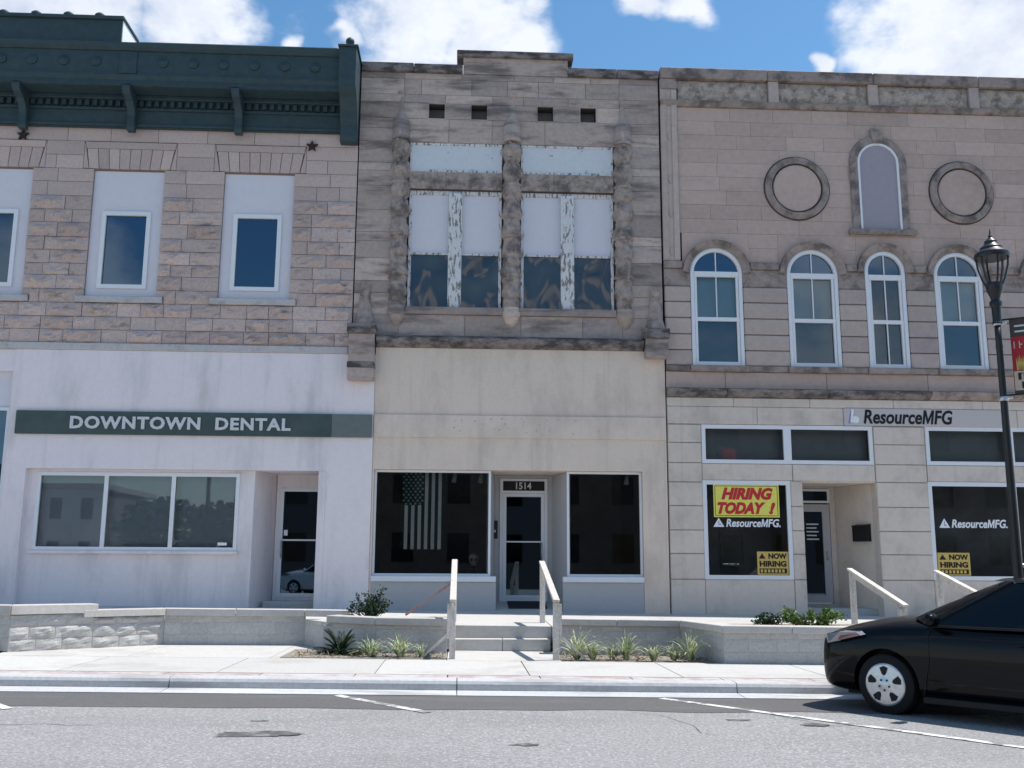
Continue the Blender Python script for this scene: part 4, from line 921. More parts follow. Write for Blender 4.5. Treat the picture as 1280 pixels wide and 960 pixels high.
# recessed entry
MB().prism([(7.99, .28, -.05), (7.55, 1.3, -.05), (7.63, 1.3, -.05), (8.07, .28, -.05)], (0, 0, 2.863)).build('entry_wall', M['rb_shop'], RB)
box('entry_wall', 6.27, 6.345, .28, 1.35, -.05, 2.813, M['rb_shop'], RB); box('entry_soffit', 6.27, 8.05, .28, 1.5, 2.816, 2.92, M['rb_shop'], RB); box('entry_floor', 6.27, 8.05, .28, 1.5, -.1, .12, M['concrete'], RB)
wallo('door_wall', 6.345, 7.56, .12, 2.815, 1.32, 1.42, [(6.60, 7.42, .18, 2.78)], M['rb_shop'], RB)
d3 = win_rect(RB, 6.62, 7.40, .20, 2.42, 1.30, .17, M['bulk'], M['glass_dark'], 'door'); win_rect(RB, 6.62, 7.42, 2.45, 2.77, 1.30, .05, M['frame'], M['glass_dark'], 'transom_light')
MB().tube((7.30, 1.27, 1.15), (7.30, 1.27, 1.35), .014).build('handle', M['steel'], d3, True)
for i in range(5): box('hours_line', 6.86, 7.14-.05*(i % 2), 1.328, 1.332, 1.95-i*.085, 1.98-i*.085, M['letter'], d3)
ml = thing('mail_box', (7.78, .5, 1.55), 'black wall mail box on the splayed entry wall of the staffing office', 'mailbox')
dn = Vector((-.44, 1.02, 0)).normalized(); nv_ = Vector((-1.02, -.44, 0)).normalized()
p = Vector((7.98, .31, 1.56)); a_ = p+dn*.04+nv_*.003
MB().prism([a_, a_+dn*.44, a_+dn*.44+nv_*.13, a_+nv_*.13], (0, 0, .36), .008).build('body', M['trim'], ml); MB().prism([a_+Vector((0, 0, .361)), a_+dn*.44+Vector((0, 0, .361)), a_+dn*.44+nv_*.15+Vector((0, 0, .33)), a_+nv_*.15+Vector((0, 0, .33))], (0, 0, .02)).build('lid', M['iron'], ml)
# lettering and posters
nm = thing('wall_sign', (8.7, -.02, 4.1), 'ResourceMFG lettering in black italics with a small pale mark, above the office entry', 'sign')
box('backing_strip', 7.35, 10.9, -.028, -.021, 4.075, 4.455, surf('lavender grey sign strip', (.56, .51, .50), .7, grain=.04, bump=.03), nm)
letters('ResourceMFG', 7.78, 9.80, 4.115, 4.435, -.029, M['black'], nm, .026, .2, .006)
MB().prism([(7.48, -.029, 4.14), (7.53, -.029, 4.14), (7.57, -.029, 4.43), (7.52, -.029, 4.45)], (0, -.01, 0)).build('mark', M['whitelet'], nm)
MB().lathe([(.08, 0), (.08, .012), (.045, .014)], (7.60, -.029, 4.205), 16, 'Y').build('mark', M['whitelet'], nm); MB().prism([(7.43, -.0285, 4.12), (7.5, -.0285, 4.12), (7.54, -.0285, 4.42), (7.5, -.0285, 4.40)], (0, -.004, 0)).build('mark', M['purple'], nm)
def triangle_mark(x0, x1, z0, z1, y, parent):
    xm = (x0+x1)/2
    MB().prism([(x0, y, z0), (x1, y, z0), (xm, y, z1)], (0, -.003, 0)).build('mark', M['whitelet'], parent)
    w, hh = x1-x0, z1-z0
    MB().prism([(xm-.03*w, y-.0035, z0+.2*hh), (xm+.04*w, y-.0035, z0+.2*hh), (xm+.04*w, y-.0035, z0+.7*hh), (xm-.03*w, y-.0035, z0+.7*hh)], (0, -.002, 0)).build('mark', M['purple'], parent); MB().prism([(xm+.06*w, y-.0035, z0+.2*hh), (xm+.2*w, y-.0035, z0+.2*hh), (xm+.2*w, y-.0035, z0+.32*hh), (xm+.06*w, y-.0035, z0+.32*hh)], (0, -.002, 0)).build('mark', M['purple'], parent)
GY = .034
hp = thing('poster', (5.1, GY, 2.06), 'yellow HIRING TODAY! poster with red letters in the office window', 'poster')
box('sheet', 4.39, 5.83, GY-.002, GY, 2.05, 2.755, M['yellow'], hp)
for a, b, c0, d0 in ((4.42, 5.80, 2.715, 2.727), (4.42, 5.80, 2.078, 2.09), (4.42, 4.432, 2.09, 2.715), (5.788, 5.80, 2.09, 2.715)): box('border', a, b, GY-.004, GY-.002, c0, d0, M['leaf_d'], hp)
text('print', 'HIRING', 4.56, 5.70, 2.425, 2.69, GY-.002, M['red'], hp, .06, .3, .003); text('print', 'TODAY', 4.47, 5.53, 2.115, 2.375, GY-.002, M['red'], hp, .06, .3, .003); text('print', '!', 5.60, 5.74, 2.115, 2.375, GY-.002, M['red'], hp, .06, .3, .003)
for (xa, xb, za, zb, lab) in ((4.37, 5.84, 1.83, 2.035, 'white ResourceMFG window lettering under the HIRING TODAY! poster'), (9.35, 10.88, 1.845, 2.06, 'white ResourceMFG window lettering behind the lamp post, right-hand office window')):
    g = thing('window_lettering', ((xa+xb)/2, GY, za), lab, 'lettering')
    triangle_mark(xa, xa+.24, za+.01, zb, GY-.001, g); letters('ResourceMFG.', xa+.28, xb, za+.01, zb-.02, GY-.001, M['whitelet'], g, .026, .2, .003)
for (xa, xb, lab) in ((5.30, 5.98, 'yellow NOW HIRING poster in the bottom corner of the window with the HIRING TODAY! poster'), (9.26, 9.98, 'yellow NOW HIRING poster in the bottom corner of the right-hand office window')):
    g = thing('poster', ((xa+xb)/2, GY, .83), lab, 'poster'); z0, z1 = .83, 1.32; w = xb-xa
    box('sheet', xa, xb, GY-.002, GY, z0, z1, M['yellow2'], g)
    MB().prism([(xa+.05*w, GY-.003, 1.17), (xa+.27*w, GY-.003, 1.17), (xa+.16*w, GY-.003, 1.285)], (0, -.002, 0)).build('mark', M['rust'], g)
    text('print', 'NOW', xa+.36*w, xb-.05*w, 1.165, 1.285, GY-.002, M['black'], g, .05, 0, .003); text('print', 'HIRING', xa+.07*w, xb-.07*w, 1.0, 1.125, GY-.002, M['black'], g, .05, 0, .003)
    box('print', xa+.06*w, xb-.06*w, GY-.004, GY-.002, .86, .965, M['rust'], g)
    for k in range(7): box('print', xa+(.10+.115*k)*w, xa+(.10+.115*k+.07)*w, GY-.006, GY-.004, .88, .945, M['yellow2'], g)

# ------------------------------------------------------------------ wooden handrails
def rail(x, yt, yb, ztop, zlow, zt_g, zb_g, label, side, brace_low=True, brace_up=None):
    t = thing('handrail', (x, yb, zb_g), label, 'handrail')
    MB().box(x-.045, x+.045, yt-.045, yt+.045, zt_g, ztop-.06, .004).build('post', M['wood'], t); MB().box(x-.045, x+.045, yb-.045, yb+.045, zb_g, zlow-.03, .004).build('post', M['wood'], t)
    MB().beam((x, yt+.12, ztop), (x, yb-.10, zlow), .10, .04, bev=.004).build('rail', M['wood'], t)
    MB().beam((x, yt+.08, ztop-.07), (x, yb-.06, zlow-.07), .04, .09, bev=.004).build('rail', M['wood'], t)
    MB().beam((x+side*.067, yb, zb_g+.30), (x+side*.067, yb, zlow-.05), .04, .085, up=(0, 1, 0)).build('cleat', M['wood'], t)
    if brace_low: MB().beam((x+side*.05, yb+.02, zb_g+.38), (x+side*.46, yb+.1, zb_g+.02), .04, .09, up=(0, 1, 0)).build('brace', M['wood'], t)
    if brace_up: MB().beam(brace_up[0], brace_up[1], .04, .10, up=(0, 1, 0)).build('brace', M['wood_red'], t)
    return t
rail(-1.165, -3.0, -5.6, 1.09, .47, .0, -.417+.012, 'wooden handrail left of the low stairs, with a red stained brace', -1, True, ((-2.03, -3.0, .12), (-1.22, -3.0, .68)))
rail(.43, -3.0, -5.6, 1.07, .47, -.02, -.42, 'wooden handrail right of the low stairs', 1)
rail(6.2, -2.9, -5.0, .97, .39, -.07, -.48, 'pale wooden handrail whose lower end meets the hood line of the black car', -1, False)
rail(7.85, -2.9, -5.0, .94, .37, -.08, -.50, 'pale wooden handrail showing above the roof line of the black car', 1, False)

# ------------------------------------------------------------------ plants
def leafquad(m, p, d, up, ln, w):
    d = d.normalized(); s = d.cross(up)
    if s.length < .05: s = d.orthogonal()
    s = s.normalized()*w/2
    a = m.bm.verts.new(p); b = m.bm.verts.new(p+d*ln*.5+s+up*.01); c = m.bm.verts.new(p+d*ln); e = m.bm.verts.new(p+d*ln*.5-s+up*.01)
    m.bm.faces.new((a, b, c, e))
def rv(): 
    while True:
        v = Vector((random.uniform(-1, 1), random.uniform(-1, 1), random.uniform(-1, 1)))
        if .05 < v.length < 1: return v
def bush(loc, stems, leafn, lw, label, mat, name='bush'):
    t = thing(name, loc, label, 'plant')
    st = MB(); lf = MB(); o = Vector(loc)
    for (dx, dy, h) in stems:
        q = o+Vector((dx, dy, h)); p = o+Vector((dx*.15, dy*.15, 0)); mid = p+(q-p)*.5+Vector((dx*.12, 0, h*.08))
        st.tube(p, mid, .010, .008, 5).tube(mid, q, .008, .003, 5)
        for k in range(leafn):
            f = random.uniform(.25, 1.0)
            c = p+(mid-p)*(2*f) if f < .5 else mid+(q-mid)*(2*f-1)
            j = rv()*.065; dd = rv()+Vector((0, 0, .25))
            leafquad(lf, c+j, dd, rv().normalized(), random.uniform(.5, 1)*lw*1.5, lw*random.uniform(.7, 1))
    st.build('stems', M['bark'], t, True); lf.build('foliage', mat, t, False, fix=False)
    return t
stm = [(-.36, 0, .26), (-.28, .05, .36), (-.2, -.08, .24), (-.12, 0, .42), (-.06, .08, .34), (-.05, -.1, .28), (.02, 0, .46), (.08, .06, .40), (.14, -.06, .30), (.17, 0, .52), (.22, .04, .30), (.28, 0, .26), (-.42, 0, .16), (.05, .12, .28), (0, -.14, .2), (.12, -.12, .18), (-.16, -.12, .18), (.0, -.05, .33), (-.1, .1, .2)]
bush((-2.52, -4.2, .115), stm, 46, .045, 'straggly dark green bush growing behind the bent planter cap', M['leaf_d'])
bush((4.75, -4.75, .06), [(random.uniform(-.55, .5), random.uniform(-.2, .2), random.uniform(.1, .26)) for _ in range(26)], 36, .05, 'bright green low shrub on the planter wall near the staffing office door', M['leaf_l'], 'shrub')
bush((3.95, -4.75, .06), [(random.uniform(-.3, .35), random.uniform(-.15, .15), random.uniform(.06, .17)) for _ in range(14)], 24, .05, 'sparse dull green shrub left of the bright green shrub on the planter wall', M['leaf_d'], 'shrub')
# fern-like sago with feathered fronds
sg = thing('sago_plant', (-2.92, -5.15, -.40), 'dark spreading fern-like plant at the foot of the planter wall', 'plant')
st = MB(); lf = MB(); o = Vector((-2.92, -5.15, -.38))
for k in range(34):
    a = 2*math.pi*k/34*2.39; el = random.uniform(.2, 1.25); ln = random.uniform(.36, .62); d = Vector((math.cos(a)*math.cos(el), math.sin(a)*math.cos(el)*.7, math.sin(el)))
    pv = o.copy(); n = 12
    for i in range(n):
        nx = pv+(d+Vector((0, 0, -.055*i)))*ln/n
        st.tube(pv, nx, .006, .005, 4, False)
        if i > 1:
            s = d.cross(Vector((0, 0, 1)));  s = s.normalized() if s.length > .01 else Vector((1, 0, 0))
            for q in (-1, 1): leafquad(lf, nx, s*q+d*.6, Vector((0, 0, 1)), .13*(1-.5*i/n), .026)
        pv = nx
st.build('frond_stems', M['leaf_d'], sg, True); lf.build('fronds', M['leaf_d'], sg, False, fix=False)
def tuft(x, y, z, h, n, label, mat='blade'):
    t = thing('grass_tuft', (x, y, z), label, 'grass tuft', 'striped grass tufts at the foot of the planter walls'); m = MB()
    for k in range(n):
        a = random.uniform(0, 2*math.pi); out = random.uniform(.1, 1.0)*random.choice((1, 1, 1.25)); hh = h*random.uniform(.45, 1.15); ln = h*1.2; w = random.uniform(.011, .019); pr = None
        dx, dy = math.cos(a), math.sin(a)*.7; sx, sy = -dy, dx; S = 5
        for i in range(S+1):
            f = i/S; px_ = x+dx*(.03+out*ln*f**1.3); py_ = y+dy*(.03+out*ln*f**1.3); pz = z+hh*(1.75*f-(.75+.6*out)*f*f); ww = w*(1-f*.92)
            q = (m.bm.verts.new((px_-sx*ww, py_-sy*ww, pz)), m.bm.verts.new((px_+sx*ww, py_+sy*ww, pz)))
            if pr: m.bm.faces.new((pr[0], pr[1], q[1], q[0]))
            pr = q
    m.build('blades', M[mat], t, False, fix=False)
for (x, y, h, n, lab) in ((-2.38, -5.45, .26, 46, 'striped grass tuft right beside the dark fern-like plant'), (-2.02, -5.45, .26, 46, 'second striped grass tuft from the dark fern-like plant'), (-1.62, -5.5, .16, 22, 'thin striped grass tuft next to the left handrail'),
                     (.74, -5.5, .30, 44, 'striped grass tuft beside the brace of the right handrail'), (1.04, -5.45, .26, 50, 'second striped grass tuft right of the low stairs'), (1.33, -5.5, .22, 40, 'third striped grass tuft right of the low stairs'), (1.60, -5.45, .30, 50, 'fourth striped grass tuft right of the low stairs'),
                     (1.93, -5.5, .24, 40, 'fifth striped grass tuft right of the low stairs'), (2.22, -5.45, .18, 34, 'small striped grass tuft, last but one towards the wall corner'), (2.58, -5.5, .28, 40, 'striped grass tuft nearest the wall corner by the black car')): tuft(x+random.uniform(-.06, .06), y+random.uniform(-.12, .1), -.415+zg(x), h*random.uniform(1.15, 1.75), int(n*random.uniform(1.2, 2.1)), lab)

def litter(x0, x1, y0, y1, n, label):
    m = MB()
    for k in range(n):
        x, y = random.uniform(x0, x1), random.uniform(y0, y1); d = Vector((random.uniform(-1, 1), random.uniform(-1, 1), random.uniform(-.1, .5)))
        leafquad(m, Vector((x, y, -.403+zg(x))), d, Vector((0, 0, 1)), random.uniform(.03, .13), random.uniform(.008, .03))
    o = m.build('leaf_litter', M['straw'], None, fix=False); tag(o, label, 'litter', kind='stuff')
M['straw'] = surf('dry straw and dead leaves', (.36, .30, .20), .8, grain=.4, gscale=12, stain=(.16, .11, .07), sscale=9, slo=.48, shi=.55, samt=.9, bump=0)
litter(-3.6, -1.3, -5.7, -4.85, 420, 'dry straw and dead leaves in the bed left of the low stairs'); litter(.55, 2.85, -5.74, -4.6, 460, 'dry straw and dead leaves in the bed right of the low stairs')
# ------------------------------------------------------------------ lamp post and banner
lx, ly = 6.57, -7.85
LG = -.42+zg(lx)
LP = thing('street_lamp', (lx, ly, LG), 'black street lamp post with open lantern beside the red banner', 'street lamp')
sharp(MB().lathe([(.19, 0), (.19, .10), (.15, .16), (.15, .5), (.11, .6), (.09, .75), (.075, .9), (.062, 1.6), (.045, 4.55+.0), (.05, 4.62)], (lx, ly, LG), 16).build('pole', M['iron'], LP), 40)
zb = 4.72
hd = sharp(MB().lathe([(.05, -.30), (.07, -.27), (.06, -.22), (.065, -.02), (.085, .0), (.085, .05), (.06, .08), (.075, .14), (.11, .22), (.12, .30), (.11, .33)], (lx, ly, zb), 16).build('lamp_base', M['iron'], LP), 40)
MB().tube((lx, ly, LG+4.5), (lx, ly, zb-.28), .045).build('pole_top', M['iron'], LP, True)
for k in range(6):
    t = 2*math.pi*(k+.35)/6; pts = [(.10, .28), (.15, .39), (.20, .57), (.212, .71)]; m = MB()
    for (r0, z0), (r1, z1) in zip(pts, pts[1:]): m.beam((lx+r0*math.cos(t), ly+r0*math.sin(t), zb+z0), (lx+r1*math.cos(t), ly+r1*math.sin(t), zb+z1+.004), .026, .018, up=(math.cos(t+1.57), math.sin(t+1.57), 0))
    m.build('lantern_rib', M['iron'], LP)
sharp(MB().lathe([(r_, .70+(z_-.60)*.8) for r_, z_ in ((.20, .60), (.232, .60), (.242, .64), (.232, .69), (.17, .75), (.15, .78), (.155, .80), (.10, .86), (.085, .90), (.09, .92), (.05, .97), (.025, 1.0), (.03, 1.03), (.015, 1.06), (.004, 1.16))], (lx, ly, zb), 20).build('lantern_roof', M['iron'], LP), 35)
for z in (4.45, 3.36):
    MB().tube((lx-.02, ly, z), (lx+.14, ly+.02, z+.02), .014).build('banner_arm', M['steel'], LP, True); MB().lathe([(.06, 0), (.066, .01), (.066, .05), (.06, .06)], (lx, ly, z-.03), 14).build('clamp', M['steel'], LP, True)
MB().box(lx-.02, lx+.55, ly-.03, ly+.03, 1.02, 1.07, .006).build('sign_bracket', M['steel'], LP); MB().box(lx+.04, lx+.50, ly-.02, ly+.02, .70, 1.015, .006).build('bracket_plate', M['trim'], LP)
BN = thing('banner', (lx+.45, ly, 3.3), 'red street banner with a dark top band hanging from the lamp post', 'banner')
bd = Vector((.80, -.60, 0)).normalized(); b0 = Vector((lx+.16, ly-.02, 0))
def bq(u0, u1, z0, z1, off, mat, nm, thick=.004, sl=.0):
    nn = Vector((-.60, -.80, 0))*off; z0 += .13; z1 += .13
    p = [b0+bd*u0+nn+Vector((0, 0, z0+sl*u0)), b0+bd*u1+nn+Vector((0, 0, z0+sl*u1)), b0+bd*u1+nn+Vector((0, 0, z1+sl*u1)), b0+bd*u0+nn+Vector((0, 0, z1+sl*u0))]
    return MB().prism(p, Vector((.60, .80, 0))*thick).build(nm, M[mat], BN)
bq(0, .65, 3.30, 4.38, 0, 'banner_red', 'cloth'); bq(0, .65, 4.12, 4.375, .004, 'banner_dark', 'top_band', .003); bq(.01, .64, 3.33, 3.62, .004, 'banner_cream', 'panel', .003); bq(.0, .65, 3.30, 3.345, .007, 'banner_dark', 'hem', .003)
for z in (4.18, 4.26): bq(.06, .6, z, z+.025, .007, 'letter', 'print', .002)
for k in range(9):
    bq(.035+k*.068, .048+k*.068, 3.95, 4.05, .007, 'banner_cream', 'print', .002)
    if k % 3: bq(.048+k*.068, .078+k*.068, 4.035-.04*(k % 2), 4.05-.04*(k % 2), .007, 'banner_cream', 'print', .002)
for k in range(8):
    w_ = .018 if k % 3 else .04
    bq(.06+k*.07, .06+k*.07+w_, 3.495, 3.595, .009, 'rust', 'print', .002); bq(.06+k*.07+w_, .115+k*.07, 3.58-.04*(k % 2), 3.595-.04*(k % 2), .009, 'rust', 'print', .002)
    if k < 6: bq(.10+k*.07, .10+k*.07+w_, 3.37, 3.465, .009, 'rust', 'print', .002)
m = MB()
for k in range(6): m.prism([b0+bd*(.05+.018*k)+Vector((-.60, -.80, 0))*.008+Vector((0, 0, 3.63)), b0+bd*(.09+.018*k)+Vector((-.60, -.80, 0))*.008+Vector((0, 0, 3.63)), b0+bd*(.05+.022*k)+Vector((-.60, -.80, 0))*.008+Vector((0, 0, 3.82+.02*(k % 3)))], Vector((.60, .80, 0))*.002)
m.build('wheat_print', M['yellow2'], BN).location.z = .13
MB().tube(b0+Vector((0, 0, 4.515))-bd*.14, b0+bd*.68+Vector((0, 0, 4.515)), .013).build('banner_rod', M['iron'], BN, True); MB().tube(b0+Vector((0, 0, 3.42))-bd*.14, b0+bd*.68+Vector((0, 0, 3.42)), .013).build('banner_rod', M['iron'], BN, True)

# ------------------------------------------------------------------ cars
def make_car(name, loc, rz, label, paint, group=None, suv=0., lift=0.):
    t = thing(name, loc, label, 'car', group, local=True, rz=rz)
    up = suv
    S = [(2.205, .30, .70, .755, .60), (2.185, .23, .745, .82, .71), (2.10, .195, .785, .875, .785), (1.9, .185, .83, .935, .835), (1.6, .18, .88, 1.0, .87), (1.3, .18, .915, 1.05, .886), (1.05, .18, .935, 1.055, .889), (.72, .18, .945, 1.01, .89),
         (.3, .18, .935, .96, .89), (-.3, .18, .945, .965, .892), (-1.0, .18, .965, .985, .892), (-1.5, .19, .985, 1.02, .885), (-1.85, .21, .995, 1.05, .865), (-2.1, .24, .98, 1.045, .82), (-2.26, .30, .92, .98, .75), (-2.32, .40, .82, .86, .66)]
    bm = bmesh.new(); rings = []
    for (x, b, e, z, w) in S:
        e += up*.55+lift*.5; z += up*.55+lift*.5
        half = [(.70*w, b), (.93*w, b+.035), (.985*w, b+.13), (1.0*w, b+.42*(e-b)), (.992*w, b+.70*(e-b)), (.972*w, b+.86*(e-b)), (.94*w, e-.005), (.84*w, e+.35*(z-e)), (.45*w, e+.85*(z-e))]
        ring_ = [(0, b)]+half+[(0, z)]+[(-y, zz) for y, zz in reversed(half)]
        rings.append([bm.verts.new((x, y, zz)) for y, zz in ring_])
    n = len(rings[0])
    for a, b in zip(rings, rings[1:]):
        for i in range(n): bm.faces.new((a[i], a[(i+1) % n], b[(i+1) % n], b[i]))
    bm.faces.new(rings[0]); bm.faces.new(list(reversed(rings[-1]))); bmesh.ops.recalc_face_normals(bm, faces=bm.faces)
    me = bpy.data.meshes.new('body'); bm.to_mesh(me); bm.free()
    tmp = bpy.data.objects.new('tmp', me); COL.objects.link(tmp)
    ms = tmp.modifiers.new('s', 'SUBSURF'); ms.levels = 2; ms.render_levels = 2
    cut = MB()
    for x in (1.35, -1.35):
        for s in (-1, 1): cut.tube((x, s*.60, .325), (x, s*1.1, .325), .375, .385, 36)
    cu = cut.build('cut', M['trim'])
    mb = tmp.modifiers.new('b', 'BOOLEAN'); mb.operation = 'DIFFERENCE'; mb.solver = 'EXACT'; mb.object = cu
    dg = bpy.context.evaluated_depsgraph_get(); dg.update()
    me2 = bpy.data.meshes.new_from_object(tmp.evaluated_get(dg)); bpy.data.objects.remove(tmp); bpy.data.objects.remove(cu)
    me2.materials.clear(); me2.materials.append(paint); me2.name = 'body'
    body = put(bpy.data.objects.new('body', me2), t); sharp(body, 38)
    # greenhouse
    bot = [(1.24, 0, 1.045), (1.10, .60, 1.02), (.86, .815, .945), (-.28, .845, .95), (-1.12, .84, .97), (-1.62, .76, 1.0), (-1.86, 0, 1.04)]
    top = [(.24, 0, 1.435), (.14, .46, 1.415), (.02, .565, 1.395), (-.42, .60, 1.42), (-.92, .585, 1.395), (-1.20, .53, 1.345), (-1.26, 0, 1.365)]
    bot = [(x, y, z+lift*.5) for x, y, z in bot]; top = [(x, y, z+lift) for x, y, z in top]
    if suv: bot = [(x, y, z+up*.55) for x, y, z in bot]; top = [(x-(.0 if i < 3 else (.35 if i == 3 else .75)), y*1.05, z+up*1.15) for i, (x, y, z) in enumerate(top)]
    def lerp(a, b, f): return tuple(p+(q-p)*f for p, q in zip(a, b))
    def panel(nm, i, j, s, ins=(.05, .05, .05, .05), mat='carglass', bow=.02):
        a, b, c, d = [Vector((p[0], p[1]*s, p[2])) for p in (bot[i], bot[j], top[j], top[i])]
        nrm = (b-a).cross(d-a).normalized()
        cen = (a+b+c+d)/4
        if nrm.dot(cen-Vector((-.4, 0, 1.1))) < 0: nrm = -nrm
        m = MB(); m.grid(lambda u, v: (a*(1-u)*(1-v)+b*u*(1-v)+c*u*v+d*(1-u)*v)+nrm*bow*4*u*(1-u)*.5+nrm*bow*4*v*(1-v)*.5, 6, 5)
        return m.build(nm, M[mat], t, True)
    for s in (-1, 1):
        panel('windscreen', 0, 1, s); panel('windscreen', 1, 2, s); panel('side_window', 2, 3, s, bow=.01); panel('side_window', 3, 4, s, bow=.01); panel('quarter_window', 4, 5, s, bow=.01); panel('rear_window', 5, 6, s)
        for i, w in ((2, .055), (3, .07), (4, .05), (5, .10)):
            a, b = Vector((bot[i][0], bot[i][1]*s, bot[i][2]-.02)), Vector((top[i][0], top[i][1]*s, top[i][2]+.005))
            MB().beam(a, b, .03, w, up=(1, 0, 0), bev=.008).build('pillar', paint if i != 3 else M['trim'], t)
        for i in range(2, 5):
            a, b = [Vector((p[0], p[1]*s*1.005, p[2]+.005)) for p in (bot[i], bot[i+1])]
            MB().beam(a, b, .02, .025).build('belt_trim', M['trim'], t)
        # wheel, lamps, mirror, handles, sill
        for x in (1.35, -1.35):
            wh = MB().lathe([(.19, -.10), (.30, -.10), (.318, -.085), (.322, -.05), (.322, .05), (.318, .085), (.30, .10), (.215, .102), (.20, .085)], (x, s*.775, .322), 40, 'Y').build('wheel', M['tyre'], t); sharp(wh, 40)
            y = s*.775
            def yy(k): return y+s*k
            MB().lathe([(.228, -.01), (.232, .006), (.222, .02), (.205, .022), (.10, .03), (.06, .034), (.035, .045), (.005, .047)], (x, 0, .322), 36, 'Y').build('hubcap', M['alloy'], wh, True)
            hc = wh.children[-1]
            for v in hc.data.vertices: v.co.y = yy(.088)+s*(-v.co.y)
            for k in range(5):
                a0 = 2*math.pi*k/5+.3; pts = []
                for (r, da) in ((.095, .0), (.115, -.20), (.185, -.25), (.197, 0), (.185, .25), (.115, .20)): pts.append((x+r*math.cos(a0+da), yy(.122), .322+r*math.sin(a0+da)))
                MB().prism(pts, (0, -s*.012, 0)).build('hubcap_opening', M['trim'], wh)
                a1 = a0+math.pi/5; MB().tube((x+.058*math.cos(a1), yy(.10), .322+.058*math.sin(a1)), (x+.058*math.cos(a1), yy(.136), .322+.058*math.sin(a1)), .012, .010, 8).build('wheel_nut', M['trim'], wh)
            MB().lathe([(.01, 0), (.37, 0), (.37, .02), (.01, .02)], (x, s*.62, .325), 30, 'Y').build('arch_liner', M['trim'], t)
        zz = up*.55+lift*.5
        hl_ = [(2.165, .655, .70), (2.05, .785, .705), (1.86, .852, .745), (1.60, .876, .815), (1.66, .864, .845), (1.90, .815, .835), (2.10, .72, .805)]
        MB().prism([(x, s*(y+.012), z+zz) for x, y, z in hl_], (-.05, -s*.10, .02)).build('headlight', M['lamp_clear'], t)
        MB().prism([(x, s*(y+.022), z+zz) for x, y, z in [(1.90, .845, .745), (1.62, .877, .81), (1.67, .867, .832), (1.86, .848, .80)]], (-.03, -s*.06, .01)).build('indicator', M['amber'], t)
        MB().prism([(x, s*y, z+zz) for x, y, z in [(-2.27, .55, .78), (-2.12, .81, .80), (-2.0, .855, .86), (-2.05, .845, .93), (-2.25, .60, .90)]], (.05, -s*.06, 0)).build('tail_light', M['amber'], t)
        mi = MB().lathe([(.02, -.10), (.07, -.085), (.085, -.03), (.085, .04), (.07, .09), (.02, .105)], (0, 0, 0), 14, 'Y').build('mirror', paint, t, True)
        for v in mi.data.vertices: v.co = (.74+v.co.x*.75, s*.985+v.co.y, 1.02+zz+v.co.z*.85)
        MB().beam((.76, s*.85, .96+zz), (.75, s*.95, 1.0+zz), .06, .03).build('mirror_stalk', M['trim'], t)
        for x in (-.10, -1.0):
            hn = MB().tube((x, s*.905, .80+zz), (x-.17, s*.905, .81+zz), .014, .014, 8).build('door_handle', paint, t, True)
        for x0_, x1_ in ((.92, .84), (-.30, -.30), (-1.18, -1.05)):
            MB().beam((x0_, s*.893, .24), (x1_, s*.893, .60), .004, .006, up=(1, 0, 0)).build('door_seam', M['trim'], t); MB().beam((x1_, s*.893, .60), (x1_, s*.862, .90+zz), .004, .006, up=(1, 0, 0)).build('door_seam', M['trim'], t)
        MB().beam((.93, s*.875, .20), (-.93, s*.875, .20), .04, .07, bev=.01).build('side_sill', M['trim'], t)
    def roof(u, v):
        xf = top[0][0]+.02; xr = top[6][0]-.02; x = xf+(xr-xf)*u
        def ip(k):
            pts = [(p[0], p[k]) for p in top[1:6]]
            if x >= pts[0][0]: return pts[0][1]
            for (a, b), (c, d) in zip(pts, pts[1:]):
                if c <= x <= a: return b+(d-b)*(a-x)/max(1e-6, a-c)
            return pts[-1][1]
        y = (2*v-1)*(ip(1)+.015); zc = ip(2)+.002+.028*(1-(2*v-1)**2)
        return (x, y, zc)
    MB().grid(roof, 14, 12).build('roof', paint, t, True)
    box('grille', 2.16, 2.235, -.42, .42, .36, .45, M['trim'], t); box('plate', 2.232, 2.242, -.24, .24, .47, .57, M['whitelet'], t); box('floor_pan', -2.0, 1.95, -.58, .58, .16, .30, M['trim'], t)
    t.scale = (1.03, 1.03, 1.03)
    return t
make_car('parked_car', (5.34, -10.38, -.566-.052), math.atan2(.76, -.65), 'black sedan parked at an angle to the kerb, its nose pointing left', M['carpaint'], None, 0., .035)
make_car('parked_car', (-7.6, -27.0, -.57+.07), R(200), 'white car mirrored in the glass door of the dental office', M['carwhite'], None, .25)

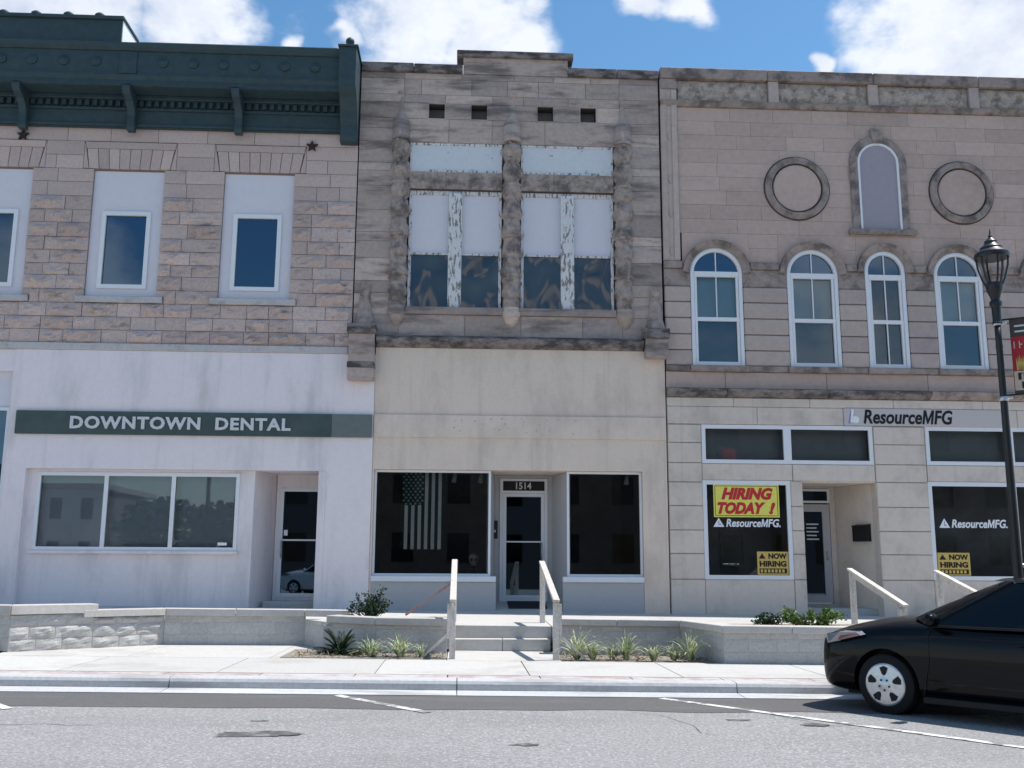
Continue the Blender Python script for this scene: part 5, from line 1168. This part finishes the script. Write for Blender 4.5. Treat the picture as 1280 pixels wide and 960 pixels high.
# ------------------------------------------------------------------ the other side of the street (seen only as reflections)
def opposite(name, x0, x1, y, zt, mat, label, cols, rows):
    t = thing(name, ((x0+x1)/2, y, -.4), label, 'building')
    cw = (x1-x0)/cols; rh = zt/rows; hs = []
    for i in range(cols):
        for j in range(rows):
            a = x0+cw*(i+.3); hs.append((a, a+cw*.4, rh*(j+.3), rh*(j+.8)))
    wallo('wall', x0, x1, -1, zt, y-.3, y, hs, mat, t); box('rear_mass', x0, x1, y-12, y-.6, -1, zt-.2, M['dark_room'], t); box('roof_cornice', x0-.2, x1+.2, y-12, y+.3, zt+.01, zt+.4, M['sill'], t)
    for h in hs: box('window', h[0], h[1], y-.25, y-.2, h[2], h[3], M['carglass'], t)
opposite('opposite_building', -38, -27, -52, 6.2, M['white'], 'white two-storey house mirrored in the dental office window', 5, 2)
opposite('opposite_building', -13.5, 46, -42, 11, M['brick'], 'dark brick building mirrored in the shop windows', 17, 3)
def tree(loc, h, r, label):
    t = thing('tree', loc, label, 'tree', 'trees across the street'); o = Vector(loc); m = MB(); m.tube(o, o+Vector((0, 0, h*.45)), .22, .14, 8)
    lf = MB()
    for k in range(7):
        a = rv(); e = o+Vector((a.x*r*.7, a.y*r*.7, h*.62+a.z*r*.5)); m.tube(o+Vector((0, 0, h*.4)), e, .08, .02, 6)
    for k in range(1500):
        v = rv(); v = v.normalized()*(v.length**.4); f = 1+.35*noise.noise(v*2.3+o); p = o+Vector((v.x*r*f, v.y*r*f, h*.64+v.z*h*.36*f)); leafquad(lf, p, rv(), rv().normalized(), .55, .4)
    m.build('trunk', M['bark'], t, True); lf.build('crown', M['crown'], t, fix=False)
tree((-21, -48, -.4), 5.5, 3.0, 'round tree mirrored in the middle dental office window pane'); tree((-17, -56, -.4), 6.5, 3.8, 'spreading tree mirrored in the right dental office window pane')
pl = thing('utility_pole', (-17.5, -44, -.4), 'tall wooden utility pole mirrored in the dental office window', 'pole')
MB().tube((-17.5, -44, -.4), (-17.5, -44, 11), .16, .11, 8).build('pole', M['bark'], pl, True); MB().beam((-18.6, -44, 10.2), (-16.4, -44, 10.2), .1, .12).build('cross_arm', M['bark'], pl)
